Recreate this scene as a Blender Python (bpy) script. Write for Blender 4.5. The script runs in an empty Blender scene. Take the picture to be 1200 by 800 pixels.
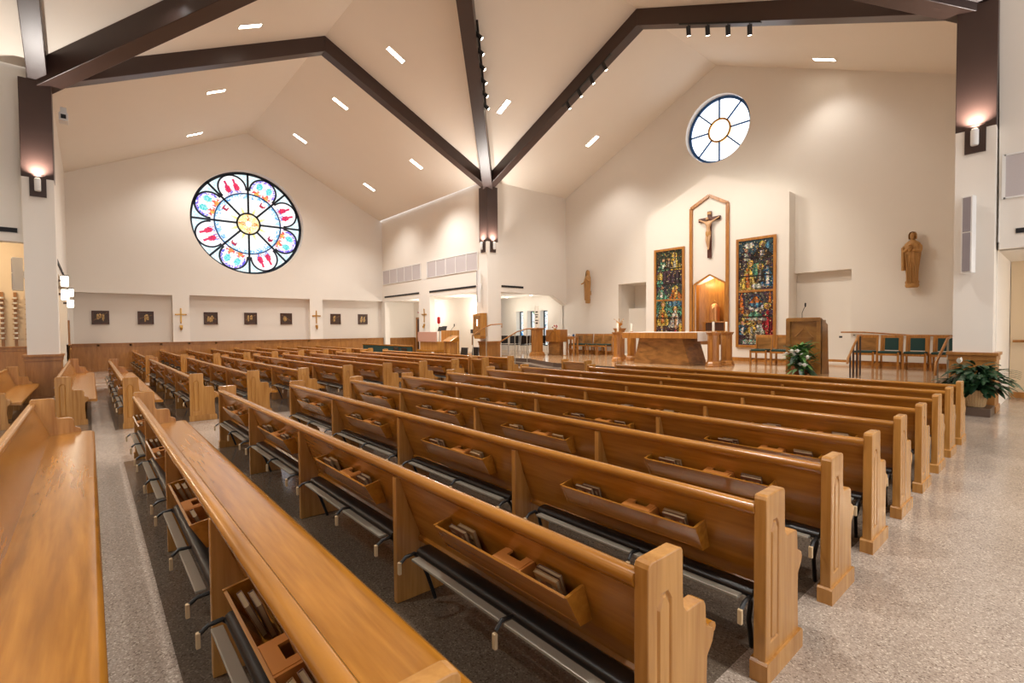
import bpy, bmesh, math, random
from mathutils import Vector, Matrix
rnd = random.Random(7)
sc = bpy.context.scene
COL = sc.collection
PI = math.pi

# ------------------------------------------------------------------ materials
def srgb(r, g, b):
    f = lambda c: (c/255/12.92) if c/255 <= .04045 else ((c/255+.055)/1.055)**2.4
    return (f(r), f(g), f(b), 1.0)

def newmat(name):
    m = bpy.data.materials.new(name); m.use_nodes = True
    nt = m.node_tree; b = nt.nodes['Principled BSDF']
    return m, nt, b

def plain(name, rgb, rough=.5, metal=0., spec=.5, noise=0., nscale=20., bump=0., coat=0.):
    m, nt, b = newmat(name)
    b.inputs['Base Color'].default_value = srgb(*rgb)
    b.inputs['Roughness'].default_value = rough
    b.inputs['Metallic'].default_value = metal
    b.inputs['Specular IOR Level'].default_value = spec
    if coat: b.inputs['Coat Weight'].default_value = coat
    if noise or bump:
        tc = nt.nodes.new('ShaderNodeTexCoord'); nz = nt.nodes.new('ShaderNodeTexNoise')
        nz.inputs['Scale'].default_value = nscale; nz.inputs['Detail'].default_value = 5
        nt.links.new(tc.outputs['Object'], nz.inputs['Vector'])
        if noise:
            mx = nt.nodes.new('ShaderNodeMix'); mx.data_type = 'RGBA'
            c = srgb(*rgb)
            mx.inputs[6].default_value = tuple(min(1, x*(1-noise)) for x in c[:3])+(1,)
            mx.inputs[7].default_value = tuple(min(1, x*(1+noise)) for x in c[:3])+(1,)
            nt.links.new(nz.outputs['Fac'], mx.inputs[0]); nt.links.new(mx.outputs[2], b.inputs['Base Color'])
        if bump:
            bp = nt.nodes.new('ShaderNodeBump'); bp.inputs['Strength'].default_value = bump
            bp.inputs['Distance'].default_value = .01
            nt.links.new(nz.outputs['Fac'], bp.inputs['Height']); nt.links.new(bp.outputs['Normal'], b.inputs['Normal'])
    return m

def wood(name, c1, c2, stretch=(.6, 9, 9), rough=.32, coat=.25, streak=30):
    m, nt, b = newmat(name)
    L = nt.links
    tc = nt.nodes.new('ShaderNodeTexCoord'); oi = nt.nodes.new('ShaderNodeObjectInfo')
    mp = nt.nodes.new('ShaderNodeMapping'); mp.inputs['Scale'].default_value = stretch
    ad = nt.nodes.new('ShaderNodeVectorMath'); ad.operation = 'ADD'
    ml = nt.nodes.new('ShaderNodeMath'); ml.operation = 'MULTIPLY'; ml.inputs[1].default_value = 37.
    cb = nt.nodes.new('ShaderNodeCombineXYZ')
    L.new(oi.outputs['Random'], ml.inputs[0]); L.new(ml.outputs[0], cb.inputs[0]); L.new(ml.outputs[0], cb.inputs[1])
    L.new(tc.outputs['Object'], ad.inputs[0]); L.new(cb.outputs[0], ad.inputs[1]); L.new(ad.outputs[0], mp.inputs['Vector'])
    n1 = nt.nodes.new('ShaderNodeTexNoise'); n1.inputs['Scale'].default_value = 1.2; n1.inputs['Detail'].default_value = 6
    n1.inputs['Distortion'].default_value = 1.2
    n2 = nt.nodes.new('ShaderNodeTexNoise'); n2.inputs['Scale'].default_value = streak/4; n2.inputs['Detail'].default_value = 3
    L.new(mp.outputs[0], n1.inputs['Vector']); L.new(mp.outputs[0], n2.inputs['Vector'])
    mx = nt.nodes.new('ShaderNodeMix'); mx.data_type = 'FLOAT'; mx.inputs[0].default_value = .35
    L.new(n1.outputs['Fac'], mx.inputs[2]); L.new(n2.outputs['Fac'], mx.inputs[3])
    cr = nt.nodes.new('ShaderNodeValToRGB')
    cr.color_ramp.elements[0].position = .36; cr.color_ramp.elements[0].color = srgb(*c1)
    cr.color_ramp.elements[1].position = .66; cr.color_ramp.elements[1].color = srgb(*c2)
    L.new(mx.outputs[0], cr.inputs[0]); L.new(cr.outputs[0], b.inputs['Base Color'])
    b.inputs['Roughness'].default_value = rough
    b.inputs['Coat Weight'].default_value = coat; b.inputs['Coat Roughness'].default_value = .22
    return m

def emis(name, rgb, strength):
    m, nt, b = newmat(name)
    b.inputs['Base Color'].default_value = srgb(*rgb)
    b.inputs['Emission Color'].default_value = srgb(*rgb)
    b.inputs['Emission Strength'].default_value = strength
    return m

def attrmat(name, emit=0., rough=.25):
    m, nt, b = newmat(name)
    at = nt.nodes.new('ShaderNodeAttribute'); at.attribute_name = 'Col'
    if emit < .5: nt.links.new(at.outputs['Color'], b.inputs['Base Color'])
    else: b.inputs['Base Color'].default_value = (.03, .03, .035, 1)
    b.inputs['Roughness'].default_value = rough
    if emit:
        nt.links.new(at.outputs['Color'], b.inputs['Emission Color']); b.inputs['Emission Strength'].default_value = emit
    return m

M = {}
M['wall'] = plain('wall_paint', (238, 231, 221), .75, noise=.012, nscale=3)
M['ceil'] = plain('ceiling_paint', (238, 229, 216), .8, noise=.012, nscale=2)
M['niche'] = plain('niche_paint', (226, 217, 206), .75)
M['beige'] = plain('chapel_paint', (226, 204, 172), .75)
M['steel'] = plain('brown_steel', (66, 48, 42), .38, .0, .5, noise=.05, nscale=4)
M['oak'] = wood('honey_oak', (150, 95, 26), (188, 126, 46), (.5, 7, 7), .24, .4, 22)
M['oakv'] = wood('honey_oak_upright_glare', (162, 108, 46), (198, 144, 76), (7, 7, .5), .26, .35, 22)  # upright grain; paler and pinker to paint the glare on pew ends
M['wains'] = wood('cherry_panelling', (148, 96, 42), (178, 122, 60), (3, 3, .6), .35, .2)
M['sanct'] = wood('golden_oak', (150, 94, 36), (196, 134, 62), (6, 6, .7), .3, .3)
M['burl'] = wood('burl_oak', (110, 72, 34), (176, 124, 66), (1.2, 1.2, 3.2), .3, .3, 12)
M['ambow'] = wood('dark_burl_oak', (128, 84, 36), (172, 122, 60), (1.6, 1.6, 2.2), .3, .3, 12)
M['darkw'] = wood('dark_walnut', (60, 34, 20), (92, 52, 30), (6, 6, .7), .4, .1)
M['carve'] = plain('carved_limewood', (186, 138, 78), .5, noise=.12, nscale=9)
M['card'] = plain('card_holder_wood', (200, 130, 62), .45)
M['black'] = plain('black_vinyl', (22, 20, 20), .35)
M['blackm'] = plain('black_metal', (18, 17, 17), .4)
M['alu'] = plain('grey_aluminium', (176, 172, 158), .35, .5)
M['tan'] = plain('tan_rubber', (206, 178, 138), .6)
M['green'] = plain('green_upholstery', (24, 62, 58), .7, noise=.15, nscale=60)
M['white'] = plain('white_enamel', (238, 236, 232), .4)
M['cloth'] = plain('white_linen', (242, 238, 232), .8)
M['grille'] = plain('grille_cloth', (196, 188, 188), .85, noise=.05, nscale=80)
M['spk'] = plain('speaker_cloth', (150, 142, 146), .85, noise=.08, nscale=120)
M['slot'] = plain('slot_black', (20, 17, 22), .6)
M['lead'] = plain('blue_black_lead', (14, 30, 48), .45)
M['lead2'] = plain('blue_lead', (30, 84, 140), .45)
M['gold'] = plain('brass_gold', (206, 158, 84), .3, .8)
M['tabern'] = plain('gilded_copper', (214, 150, 96), .28, .7, noise=.35, nscale=26)
M['wax'] = plain('ivory_wax', (244, 238, 224), .45)
M['brownc'] = plain('crucifix_walnut', (86, 46, 34), .4)
M['skin'] = plain('carved_body', (206, 162, 120), .5)
M['leaf'] = plain('dark_leaf', (34, 66, 38), .38, noise=.4, nscale=8)
M['leaf2'] = plain('light_leaf', (96, 140, 70), .45, noise=.3, nscale=9)
M['petal'] = plain('white_petal', (242, 238, 230), .6)
M['basket'] = plain('wicker', (214, 178, 128), .7, noise=.25, nscale=55, bump=.6)
M['clay'] = plain('terracotta', (150, 86, 56), .7)
M['red'] = plain('red_glass', (190, 30, 36), .3)
M['pink'] = plain('pinkish_veneer', (198, 150, 130), .4)
M['stone'] = plain('step_stone', (134, 116, 100), .3, noise=.18, nscale=60)
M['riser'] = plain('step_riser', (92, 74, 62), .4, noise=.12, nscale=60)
M['lamp'] = emis('lamp_lens', (255, 246, 230), 14)
M['lampsoft'] = emis('opal_glass', (255, 240, 214), 6)
M['sky'] = emis('daylight_glass', (238, 246, 255), 1.8)
M['skyc'] = emis('daylight_centre_glass', (255, 250, 226), 1.6)
M['cover'] = attrmat('book_covers', 0, .4)
M['pageedge'] = plain('paper_edge', (170, 146, 112), .8)
M['mosaic'] = attrmat('leaded_glass', .10, .18)
M['roseg'] = attrmat('rose_glass', 1.12, .2)
M['icon'] = attrmat('carved_relief', 0, .45)
M['candle_mark'] = plain('candle_transfer', (74, 60, 44), .5)

def floor_mat():
    m, nt, b = newmat('terrazzo'); L = nt.links; N = nt.nodes.new
    tc = N('ShaderNodeTexCoord')
    sx = N('ShaderNodeSeparateXYZ'); L.new(tc.outputs['Object'], sx.inputs[0])
    vo = N('ShaderNodeTexVoronoi'); vo.inputs['Scale'].default_value = 130; L.new(tc.outputs['Object'], vo.inputs['Vector'])
    wn = N('ShaderNodeSeparateColor'); L.new(vo.outputs['Color'], wn.inputs[0])
    big = N('ShaderNodeTexNoise'); big.inputs['Scale'].default_value = 1.1; big.inputs['Detail'].default_value = 4
    L.new(tc.outputs['Object'], big.inputs['Vector'])
    cr = N('ShaderNodeValToRGB'); e = cr.color_ramp.elements
    e[0].position = .0; e[0].color = srgb(122, 106, 94); e[1].position = 1.; e[1].color = srgb(220, 206, 188)
    a = e.new(.12); a.color = srgb(160, 144, 130); a = e.new(.55); a.color = srgb(174, 159, 145); a = e.new(.88); a.color = srgb(186, 171, 156)
    L.new(wn.outputs[0], cr.inputs[0])
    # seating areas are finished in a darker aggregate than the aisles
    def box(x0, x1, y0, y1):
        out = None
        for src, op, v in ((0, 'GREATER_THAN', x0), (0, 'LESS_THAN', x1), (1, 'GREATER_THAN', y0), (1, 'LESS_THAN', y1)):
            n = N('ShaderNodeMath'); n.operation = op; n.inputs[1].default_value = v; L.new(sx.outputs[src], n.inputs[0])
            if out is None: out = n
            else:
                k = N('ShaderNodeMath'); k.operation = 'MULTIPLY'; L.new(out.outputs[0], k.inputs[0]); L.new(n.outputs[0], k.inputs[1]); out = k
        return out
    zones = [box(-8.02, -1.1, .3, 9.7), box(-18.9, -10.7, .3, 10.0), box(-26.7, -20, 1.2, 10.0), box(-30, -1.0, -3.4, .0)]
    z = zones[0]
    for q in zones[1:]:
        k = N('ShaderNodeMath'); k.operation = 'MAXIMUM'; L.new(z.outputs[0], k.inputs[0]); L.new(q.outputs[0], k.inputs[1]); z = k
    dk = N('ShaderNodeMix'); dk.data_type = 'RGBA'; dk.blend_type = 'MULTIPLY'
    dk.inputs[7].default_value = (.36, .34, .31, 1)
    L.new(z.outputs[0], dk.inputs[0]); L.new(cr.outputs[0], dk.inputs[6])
    m2 = N('ShaderNodeMix'); m2.data_type = 'RGBA'; m2.blend_type = 'MULTIPLY'; m2.inputs[0].default_value = .5
    cr2 = N('ShaderNodeValToRGB'); cr2.color_ramp.elements[0].position = .3; cr2.color_ramp.elements[0].color = (.62, .6, .6, 1)
    cr2.color_ramp.elements[1].position = .75; cr2.color_ramp.elements[1].color = (1, 1, 1, 1)
    L.new(big.outputs['Fac'], cr2.inputs[0]); L.new(dk.outputs[2], m2.inputs[6]); L.new(cr2.outputs[0], m2.inputs[7])
    L.new(m2.outputs[2], b.inputs['Base Color'])
    rr = N('ShaderNodeMapRange'); rr.inputs[1].default_value = .3; rr.inputs[2].default_value = .7
    rr.inputs[3].default_value = .10; rr.inputs[4].default_value = .24
    L.new(big.outputs['Fac'], rr.inputs[0]); L.new(rr.outputs[0], b.inputs['Roughness'])
    b.inputs['Specular IOR Level'].default_value = .55
    return m
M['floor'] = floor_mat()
def platform_mat():
    m, nt, b = newmat('sanctuary_tile'); L = nt.links; N = nt.nodes.new
    tc = N('ShaderNodeTexCoord'); mp = N('ShaderNodeMapping'); mp.inputs['Scale'].default_value = (1.6, 1.6, 1.6)
    L.new(tc.outputs['Object'], mp.inputs[0])
    br = N('ShaderNodeTexBrick'); br.offset = 0; br.inputs['Scale'].default_value = 1
    br.inputs['Color1'].default_value = srgb(196, 160, 122); br.inputs['Color2'].default_value = srgb(188, 150, 112)
    br.inputs['Mortar'].default_value = srgb(160, 128, 98); br.inputs['Mortar Size'].default_value = .008
    br.inputs['Brick Width'].default_value = 1.; br.inputs['Row Height'].default_value = 1.
    L.new(mp.outputs[0], br.inputs['Vector']); L.new(br.outputs['Color'], b.inputs['Base Color'])
    b.inputs['Roughness'].default_value = .12
    return m
M['tile'] = platform_mat()

# ------------------------------------------------------------------ mesh helper
class MB:
    def __init__(s): s.v = []; s.f = []; s.m = []; s.c = {}
    def add(s, vs, fs, mi=0):
        o = len(s.v); s.v += [tuple(p) for p in vs]
        for f in fs: s.f.append([o+i for i in f]); s.m.append(mi)
        return s
    def box(s, x0, x1, y0, y1, z0, z1, mi=0):
        return s.add([(x0,y0,z0),(x1,y0,z0),(x1,y1,z0),(x0,y1,z0),(x0,y0,z1),(x1,y0,z1),(x1,y1,z1),(x0,y1,z1)],
                     [(0,3,2,1),(4,5,6,7),(0,1,5,4),(1,2,6,5),(2,3,7,6),(3,0,4,7)], mi)
    def prism(s, pts, a, b, axis='x', mi=0):
        """pts: polygon in the two other axes, extruded from a to b along axis"""
        def P(u, w, t): return {'x': (t, u, w), 'y': (u, t, w), 'z': (u, w, t)}[axis]
        n = len(pts)
        vs = [P(u, w, a) for u, w in pts]+[P(u, w, b) for u, w in pts]
        fs = [tuple(range(n))[::-1], tuple(range(n, 2*n))]+[(i, (i+1) % n, n+(i+1) % n, n+i) for i in range(n)]
        return s.add(vs, fs, mi)
    def ring(s, rings, closed=True, caps=True, mi=0):
        n = len(rings[0]); vs = [p for r in rings for p in r]; fs = []
        for k in range(len(rings)-1):
            for i in range(n if closed else n-1):
                j = (i+1) % n
                fs.append((k*n+i, k*n+j, (k+1)*n+j, (k+1)*n+i))
        if caps and closed:
            fs.append(tuple(range(n))[::-1]); fs.append(tuple(range((len(rings)-1)*n, len(rings)*n)))
        return s.add(vs, fs, mi)
    def lathe(s, prof, c=(0, 0, 0), n=20, sx=1, sy=1, mi=0, rot=0):
        return s.ring([[(c[0]+sx*r*math.cos(rot+2*PI*i/n), c[1]+sy*r*math.sin(rot+2*PI*i/n), c[2]+z) for i in range(n)] for r, z in prof], mi=mi)
    def tube(s, path, r, n=8, mi=0, r2=None):
        P = [Vector(p) for p in path]; rings = []
        up = None
        for i, p in enumerate(P):
            d = (P[min(i+1, len(P)-1)]-P[max(i-1, 0)]).normalized()
            if up is None:
                a = Vector((0, 0, 1)) if abs(d.z) < .9 else Vector((1, 0, 0)); up = d.cross(a).normalized()
            up = (up-d*up.dot(d)).normalized(); w = d.cross(up)
            rr = r if r2 is None else r+(r2-r)*i/max(1, len(P)-1)
            rings.append([tuple(p+up*rr*math.cos(2*PI*k/n)+w*rr*math.sin(2*PI*k/n)) for k in range(n)])
        return s.ring(rings, mi=mi)
    def ball(s, c, r, n=12, m=8, mi=0):
        if not hasattr(r, '__len__'): r = (r, r, r)
        rings = [[(c[0]+r[0]*math.sin(a)*math.cos(2*PI*i/n), c[1]+r[1]*math.sin(a)*math.sin(2*PI*i/n), c[2]-r[2]*math.cos(a)) for i in range(n)]
                 for a in [PI*(k+.02)/(m+.04) if 0 < k < m else (.02 if k == 0 else PI-.02) for k in range(m+1)]]
        return s.ring(rings, mi=mi)
    def beam(s, p, q, w, h, mi=0):
        """box between p and q, width w, height h hanging below the line, square to the vertical"""
        p, q = Vector(p), Vector(q); d = (q-p); hd = Vector((d.x, d.y, 0)).normalized(); sd = Vector((-hd.y, hd.x, 0))*w/2
        dz = Vector((0, 0, -h))
        vs = [p+sd, p-sd, p-sd+dz, p+sd+dz, q+sd, q-sd, q-sd+dz, q+sd+dz]
        return s.add(vs, [(0,1,2,3),(7,6,5,4),(0,4,5,1),(1,5,6,2),(2,6,7,3),(3,7,4,0)], mi)
    def build(s, name, mats, parent=None, smooth=0, bevel=0, seg=2, origin=None):
        me = bpy.data.meshes.new(name)
        vs = s.v
        if origin is not None: vs = [(x-origin[0], y-origin[1], z-origin[2]) for x, y, z in vs]
        me.from_pydata(vs, [], s.f)
        if not isinstance(mats, (list, tuple)): mats = [mats]
        for m in mats: me.materials.append(m)
        for p, mi in zip(me.polygons, s.m): p.material_index = mi
        bm = bmesh.new(); bm.from_mesh(me); bmesh.ops.recalc_face_normals(bm, faces=bm.faces); bm.to_mesh(me); bm.free()
        if smooth:
            for p in me.polygons: p.use_smooth = True
            me.set_sharp_from_angle(angle=math.radians(smooth))
        o = bpy.data.objects.new(name, me); COL.objects.link(o)
        if origin is not None: o.location = origin
        if parent is not None: o.parent = parent
        if bevel:
            bv = o.modifiers.new('bevel', 'BEVEL'); bv.width = bevel; bv.segments = seg; bv.limit_method = 'ANGLE'; bv.angle_limit = math.radians(40)
        return o

def tag(o, label=None, cat=None, group=None, kind=None):
    if label: o['label'] = label
    if cat: o['category'] = cat
    if group: o['group'] = group
    if kind: o['kind'] = kind
    return o
def thing(name, loc, label, cat, group=None, rz=0):
    o = bpy.data.objects.new(name, None); COL.objects.link(o); o.location = loc; o.rotation_euler = (0, 0, rz)
    o.empty_display_size = .1
    return tag(o, label, cat, group)
def struct(o): o['kind'] = 'structure'; return o
def copy_tree(o, parent=None):
    c = o.copy(); COL.objects.link(c)
    if parent is not None: c.parent = parent
    for ch in KIDS(o): copy_tree(ch, c)
    return c
def KIDS(o): return list(o.children)

def plate(outer, holes, place, thick, mats, name, mi=0):
    """flat plate with holes; outer and holes are (u,w) loops; place(u,w,t) maps to 3D, t from 0 to thick"""
    bm = bmesh.new(); loops = [outer]+holes; allv = []; edges = []
    for lp in loops:
        vs = [bm.verts.new((u, w, 0)) for u, w in lp]; allv.append(vs)
        edges += [bm.edges.new((vs[i], vs[(i+1) % len(vs)])) for i in range(len(vs))]
    bmesh.ops.triangle_fill(bm, use_beauty=True, use_dissolve=False, edges=edges, normal=(0, 0, 1))
    bm.verts.index_update()
    vv = [(v.co.x, v.co.y) for v in bm.verts]; tris = [[v.index for v in f.verts] for f in bm.faces]
    n = len(vv); mb = MB()
    vs = [place(u, w, 0) for u, w in vv]+[place(u, w, thick) for u, w in vv]
    fs = tris+[[n+i for i in t[::-1]] for t in tris]
    for lp in allv:
        ix = [v.index for v in lp]
        for i in range(len(ix)):
            a, b = ix[i], ix[(i+1) % len(ix)]; fs.append((a, b, n+b, n+a))
    bm.free(); mb.add(vs, fs, mi)
    return mb.build(name, mats)
def circle(c, r, n=64): return [(c[0]+r*math.cos(2*PI*i/n), c[1]+r*math.sin(2*PI*i/n)) for i in range(n)]
def rect(a, b, c, d): return [(a, c), (b, c), (b, d), (a, d)]

# ------------------------------------------------------------------ the building
XL, XR, YL, YF = -16.8, -1.36, -.8, 13.2        # column centre lines of the crossing
CX, CY, RZ, EZ = (XL+XR)/2, (YL+YF)/2, 11.5, 8.1  # crossing centre, ridge and eaves heights
XW, YA = -27.2, 18.1                              # rose wall, altar wall
XE, YS = 8.5, -10.0                               # how far the east transept and the nave are built

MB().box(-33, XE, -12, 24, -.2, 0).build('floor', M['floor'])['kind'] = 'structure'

def ceil_z(x, y):
    g1 = RZ-(RZ-EZ)/(YF-CY)*abs(y-CY); g2 = RZ-(RZ-EZ)/(XR-CX)*abs(x-CX)
    if x < XL or x > XR: return g1
    if y > YF or y < YL: return g2
    return max(g1, g2)
cb = MB()
O = (CX, CY, RZ); T = .14
def slab(pts): # ceiling piece with a little thickness upwards
    n = len(pts)
    vs = list(pts)+[(x, y, z+T) for x, y, z in pts]
    cb.add(vs, [tuple(range(n)), tuple(range(n, 2*n))[::-1]]+[(i, (i+1) % n, n+(i+1) % n, n+i) for i in range(n)])
c_nw, c_ne, c_sw, c_se = (XL, YF, EZ), (XR, YF, EZ), (XL, YL, EZ), (XR, YL, EZ)
aw, ae, an, as_ = (XL, CY, RZ), (XR, CY, RZ), (CX, YF, RZ), (CX, YL, RZ)
for a, b, c in ((c_nw, aw, O), (c_sw, O, aw), (c_ne, O, ae), (c_se, ae, O), (c_nw, O, an), (c_ne, an, O), (c_sw, as_, O), (c_se, O, as_)): slab((a, b, c))
def ext(a, b, dx, dy): slab((a, b, (b[0]+dx, b[1]+dy, b[2]), (a[0]+dx, a[1]+dy, a[2])))
dW = XW-.3-XL; dN = YA+.3-YF
ext(c_nw, aw, dW, 0); ext(c_sw, aw, dW, 0); ext(c_nw, an, 0, dN); ext(c_ne, an, 0, dN)
ext(c_ne, ae, XE-XR, 0); ext(c_se, ae, XE-XR, 0); ext(c_sw, as_, 0, YS-YL); ext(c_se, as_, 0, YS-YL)
struct(cb.build('ceiling', M['ceil']))

# rose wall (west)
RC, RR = (6.25, 7.08), 2.56
W = lambda u, w, t: (XW-t, u, w)
g = lambda y: RZ-(RZ-EZ)/(YF-CY)*abs(y-CY)
outer = [(-.85, 0), (13.5, 0), (13.5, g(13.5)), (CY, RZ+.05), (-.85, g(-.85))]
struct(plate(outer, [circle(RC, RR, 96), rect(-.48, 2.93, .5, 3.34), rect(3.59, 9.07, .5, 3.36), rect(9.75, 13.34, .5, 3.36)], W, .46, M['wall'], 'wall_west'))
struct(MB().box(XW-.6, XW-.24, -.8, 13.5, 0, 3.5).build('wall_west_recess', M['niche']))
# wainscot along the rose wall, panelled
def wainscot(name, axis, a, b, face, top, step=1.1, out=.04, inv=1, mat='wains', z0=.0):
    mb = MB()
    def B(u0, u1, d0, d1, z0_, z1_):
        lo, hi = sorted((face+inv*d0, face+inv*d1))
        if axis == 'y': mb.box(lo, hi, u0, u1, z0_, z1_)
        else: mb.box(u0, u1, lo, hi, z0_, z1_)
    B(a, b, -.05, out, z0, top-.03); B(a, b, -.06, out+.035, top-.045, top); B(a, b, -.06, out+.02, z0, z0+.12)
    n = max(1, round((b-a)/step)); w = (b-a)/n
    for i in range(n+1):
        u = a+i*w; B(max(a, u-.045), min(b, u+.045), 0, out+.012, z0+.12, top-.045)
    B(a, b, 0, out+.012, top-.14, top-.045)
    return struct(mb.build(name, M[mat], bevel=.004, seg=1))
wainscot('trim_1', 'y', -.8, 13.3, XW, 1.2)

# altar wall (north)
N_ = lambda u, w, t: (u, YA+t, w)
gx = lambda x: RZ-(RZ-EZ)/(XR-CX)*abs(x-CX)
NC, NR = (-9.08, 9.15), 1.25
struct(plate([(XL-.25, 0), (XR+.3, 0), (XR+.3, gx(XR+.3)), (CX, RZ+.05), (XL-.25, gx(XL-.25))],
             [circle(NC, NR, 72), rect(-13.62, -12.1, .5, 3.62), rect(-6.36, -4.7, .5, 3.45), rect(-9.66, -8.4, 1.0, 3.2)], N_, .3, M['wall'], 'wall_north'))
nb = MB()   # backs and cheeks of the two niches
nb.box(-13.9, -11.9, YA+1.25, YA+1.4, .3, 4); nb.box(-13.9, -13.62, YA+.28, YA+1.3, .3, 4); nb.box(-12.1, -11.9, YA+.28, YA+1.3, .3, 4)
nb.box(-13.9, -11.9, YA+.28, YA+1.4, 3.62, 3.9); nb.box(-13.62, -12.1, YA+.8, YA+1.26, .3, 2.55)
nb.box(-6.5, -4.6, YA+.28, YA+.42, .3, 3.6)
struct(nb.build('wall_north_niches', M['wall']))
# projecting gabled wall behind the altar
YP = 17.6
pw = [(-11.83, .3), (-6.33, .3), (-6.33, 6.12), (-9.08, 7.34), (-11.83, 6.12)]
struct(plate(pw, [[(-9.62, 1.0), (-8.44, 1.0), (-8.44, 3.26), (-9.03, 3.58), (-9.62, 3.26)]], lambda u, w, t: (u, YP+t, w), .52, M['wall'], 'wall_reredos'))

# wall from the far column to the rose wall, with two openings
YN = 13.32
struct(plate([(XW-.3, 0), (-26.95, 0), (-26.95, 3.32), (-23.0, 3.32), (-23.0, 0), (-21.9, 0), (-21.9, 3.34), (-17.85, 3.34), (-17.85, 0), (-16.95, 0), (-16.95, EZ+.05), (XW-.3, EZ+.05)],
             [], lambda u, w, t: (u, YN+t, w), .3, M['wall'], 'wall_northwest'))
# sanctuary side wall from the far column to the altar wall, header cut at a slant
struct(plate([(13.3, 0), (13.87, 0), (13.87, 3.3), (17.15, 3.27), (18.12, 2.8), (18.12, EZ+.05), (13.3, EZ+.05)],
             [], lambda u, w, t: (XL-t, u, w), .3, M['wall'], 'wall_sanctuary_west'))
struct(MB().box(XR+.05, XR+.3, 13.3, 18.2, .0, EZ+.1).build('wall_sanctuary_east', M['wall']))
# chapel behind the openings
ch = MB()
ch.box(-27.6, -27.4, 13.5, 15.7, 0, 3.6); ch.box(-27.5, -19.55, 15.5, 15.7, 0, 3.6)
ch.prism([(-17.1, 13.62), (-17.0, 13.72), (-21.5, 17.4), (-21.6, 17.3)], 0, 3.6, 'z')
struct(ch.build('wall_chapel', M['wall']))
struct(MB().box(-28, -16.95, 13.6, 18.3, 3.36, 3.5).build('ceiling_chapel', M['wall']))
wainscot('trim_2', 'y', 13.65, 15.5, -27.4, 1.18)
wainscot('trim_3', 'x', -27.38, -27.2, 15.5, 1.18, inv=-1)
# window wall of the side chapel
wins = [(-20.62, -20.02), (-19.72, -19.12), (-18.72, -18.14)]
struct(plate([(-24, 0), (XL-.2, 0), (XL-.2, 3.4), (-24, 3.4)], [rect(a, b, .75, 2.62) for a, b in wins], lambda u, w, t: (u, YA+t, w), .42, M['wall'], 'wall_window_side'))
for i, (a, b) in enumerate(wins):
    r = thing('window_%d' % (i+3), (0, 0, 0), None, None); r['kind'] = 'structure'
    f = MB(); y0 = YA+.3
    f.box(a, a+.07, y0, y0+.06, .75, 2.62); f.box(b-.05, b, y0, y0+.06, .75, 2.62); f.box(a, b, y0, y0+.06, .75, .8); f.box(a, b, y0, y0+.06, 2.57, 2.62)
    f.build('window_frame', M['lead'], r)
    gm = MB(); cols = []
    nx, nz = 8, 26
    for k in range(nz):
        for j in range(nx):
            u0, u1 = a+.07+(b-a-.12)*j/nx, a+.07+(b-a-.12)*(j+1)/nx; z0, z1 = .8+1.77*k/nz, .8+1.77*(k+1)/nz
            gm.add([(u0, y0+.03, z0), (u1, y0+.03, z0), (u1, y0+.03, z1), (u0, y0+.03, z1)], [(0, 1, 2, 3)])
            hgt = (k+.5)/nz
            c = rnd.choice([(228, 240, 246), (240, 246, 248), (206, 226, 226)])
            if rnd.random() < .10: c = rnd.choice([(150, 176, 120), (200, 120, 110), (120, 150, 170)])
            if i == 0 and .12 < hgt < .42 and j < 5 and rnd.random() < .8: c = rnd.choice([(70, 150, 200), (110, 180, 220), (60, 110, 180)])
            cols.append(c)
    go = gm.build('window_pane', M['roseg'], r)
    ca = go.data.color_attributes.new('Col', 'FLOAT_COLOR', 'CORNER')
    for p, c in zip(go.data.polygons, cols):
        for li in p.loop_indices: ca.data[li].color = srgb(*c)

# wall from the left column back along the nave, opening underneath, room beyond
struct(plate([(-9, 3.87), (-1.02, 3.87), (-1.02, 7.85), (-9, 7.85)], [], lambda u, w, t: (XL-t, u, w), .3, M['wall'], 'wall_southwest'))
struct(plate([(-9, 7.8), (-1.0, 7.8), (-1.0, EZ+.1), (-9, EZ+.1)], [], lambda u, w, t: (XL-.08-t, u, w), .2, M['ceil'], 'wall_southwest_cornice'))
struct(MB().box(-21.2, -21, -9, -.92, 0, 4.6).build('wall_side_room', M['beige']))
struct(MB().box(-28, XL, -9.2, -9, 0, 4.7).build('wall_side_room_south', M['beige']))
struct(MB().box(-21.1, XL-.3, -9, -.92, 4.5, 4.6).build('ceiling_side_room', M['beige']))
wainscot('trim_4', 'y', -9, -.95, -21.0, 1.26, step=1.6)
# short wall of the left transept
YB = -.62
struct(plate([(XW-.2, 0), (-25.6, 0), (-25.6, 3.34), (-17.1, 3.34), (-17.1, EZ+.05), (XW-.2, EZ+.05)], [], lambda u, w, t: (u, YB-t, w), .28, M['wall'], 'wall_southwest_transept'))
struct(MB().box(-28.2, -27.95, -3.2, -.6, 0, 4.6).build('wall_side_room_west', M['beige']))
struct(MB().box(-28, -21.2, -3.1, -.9, 4.5, 4.6).build('ceiling_side_passage', M['beige']))
struct(MB().box(-28, -21.2, -3.2, -3.0, 0, 4.5).build('wall_side_room_back', M['beige']))
wainscot('trim_5', 'x', XW, -25.6, YB, 1.2)

# right transept wall and passage behind it
YE = 13.12
struct(plate([(-1.03, 3.1), (XE, 3.1), (XE, EZ+.05), (-1.08, EZ+.05)], [], lambda u, w, t: (u, YE+t, w), .3, M['wall'], 'wall_northeast'))
struct(MB().box(-1.05, XE, 16, 16.2, 0, 3.2).build('wall_passage', M['beige']))
struct(MB().box(-1.1, XE, 13.3, 16.2, 3.1, 3.25).build('ceiling_passage', M['wall']))
struct(MB().box(-1.02, XE, 15.96, 16.0, 0, .13).build('baseboard_passage', M['sanct']))

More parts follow.
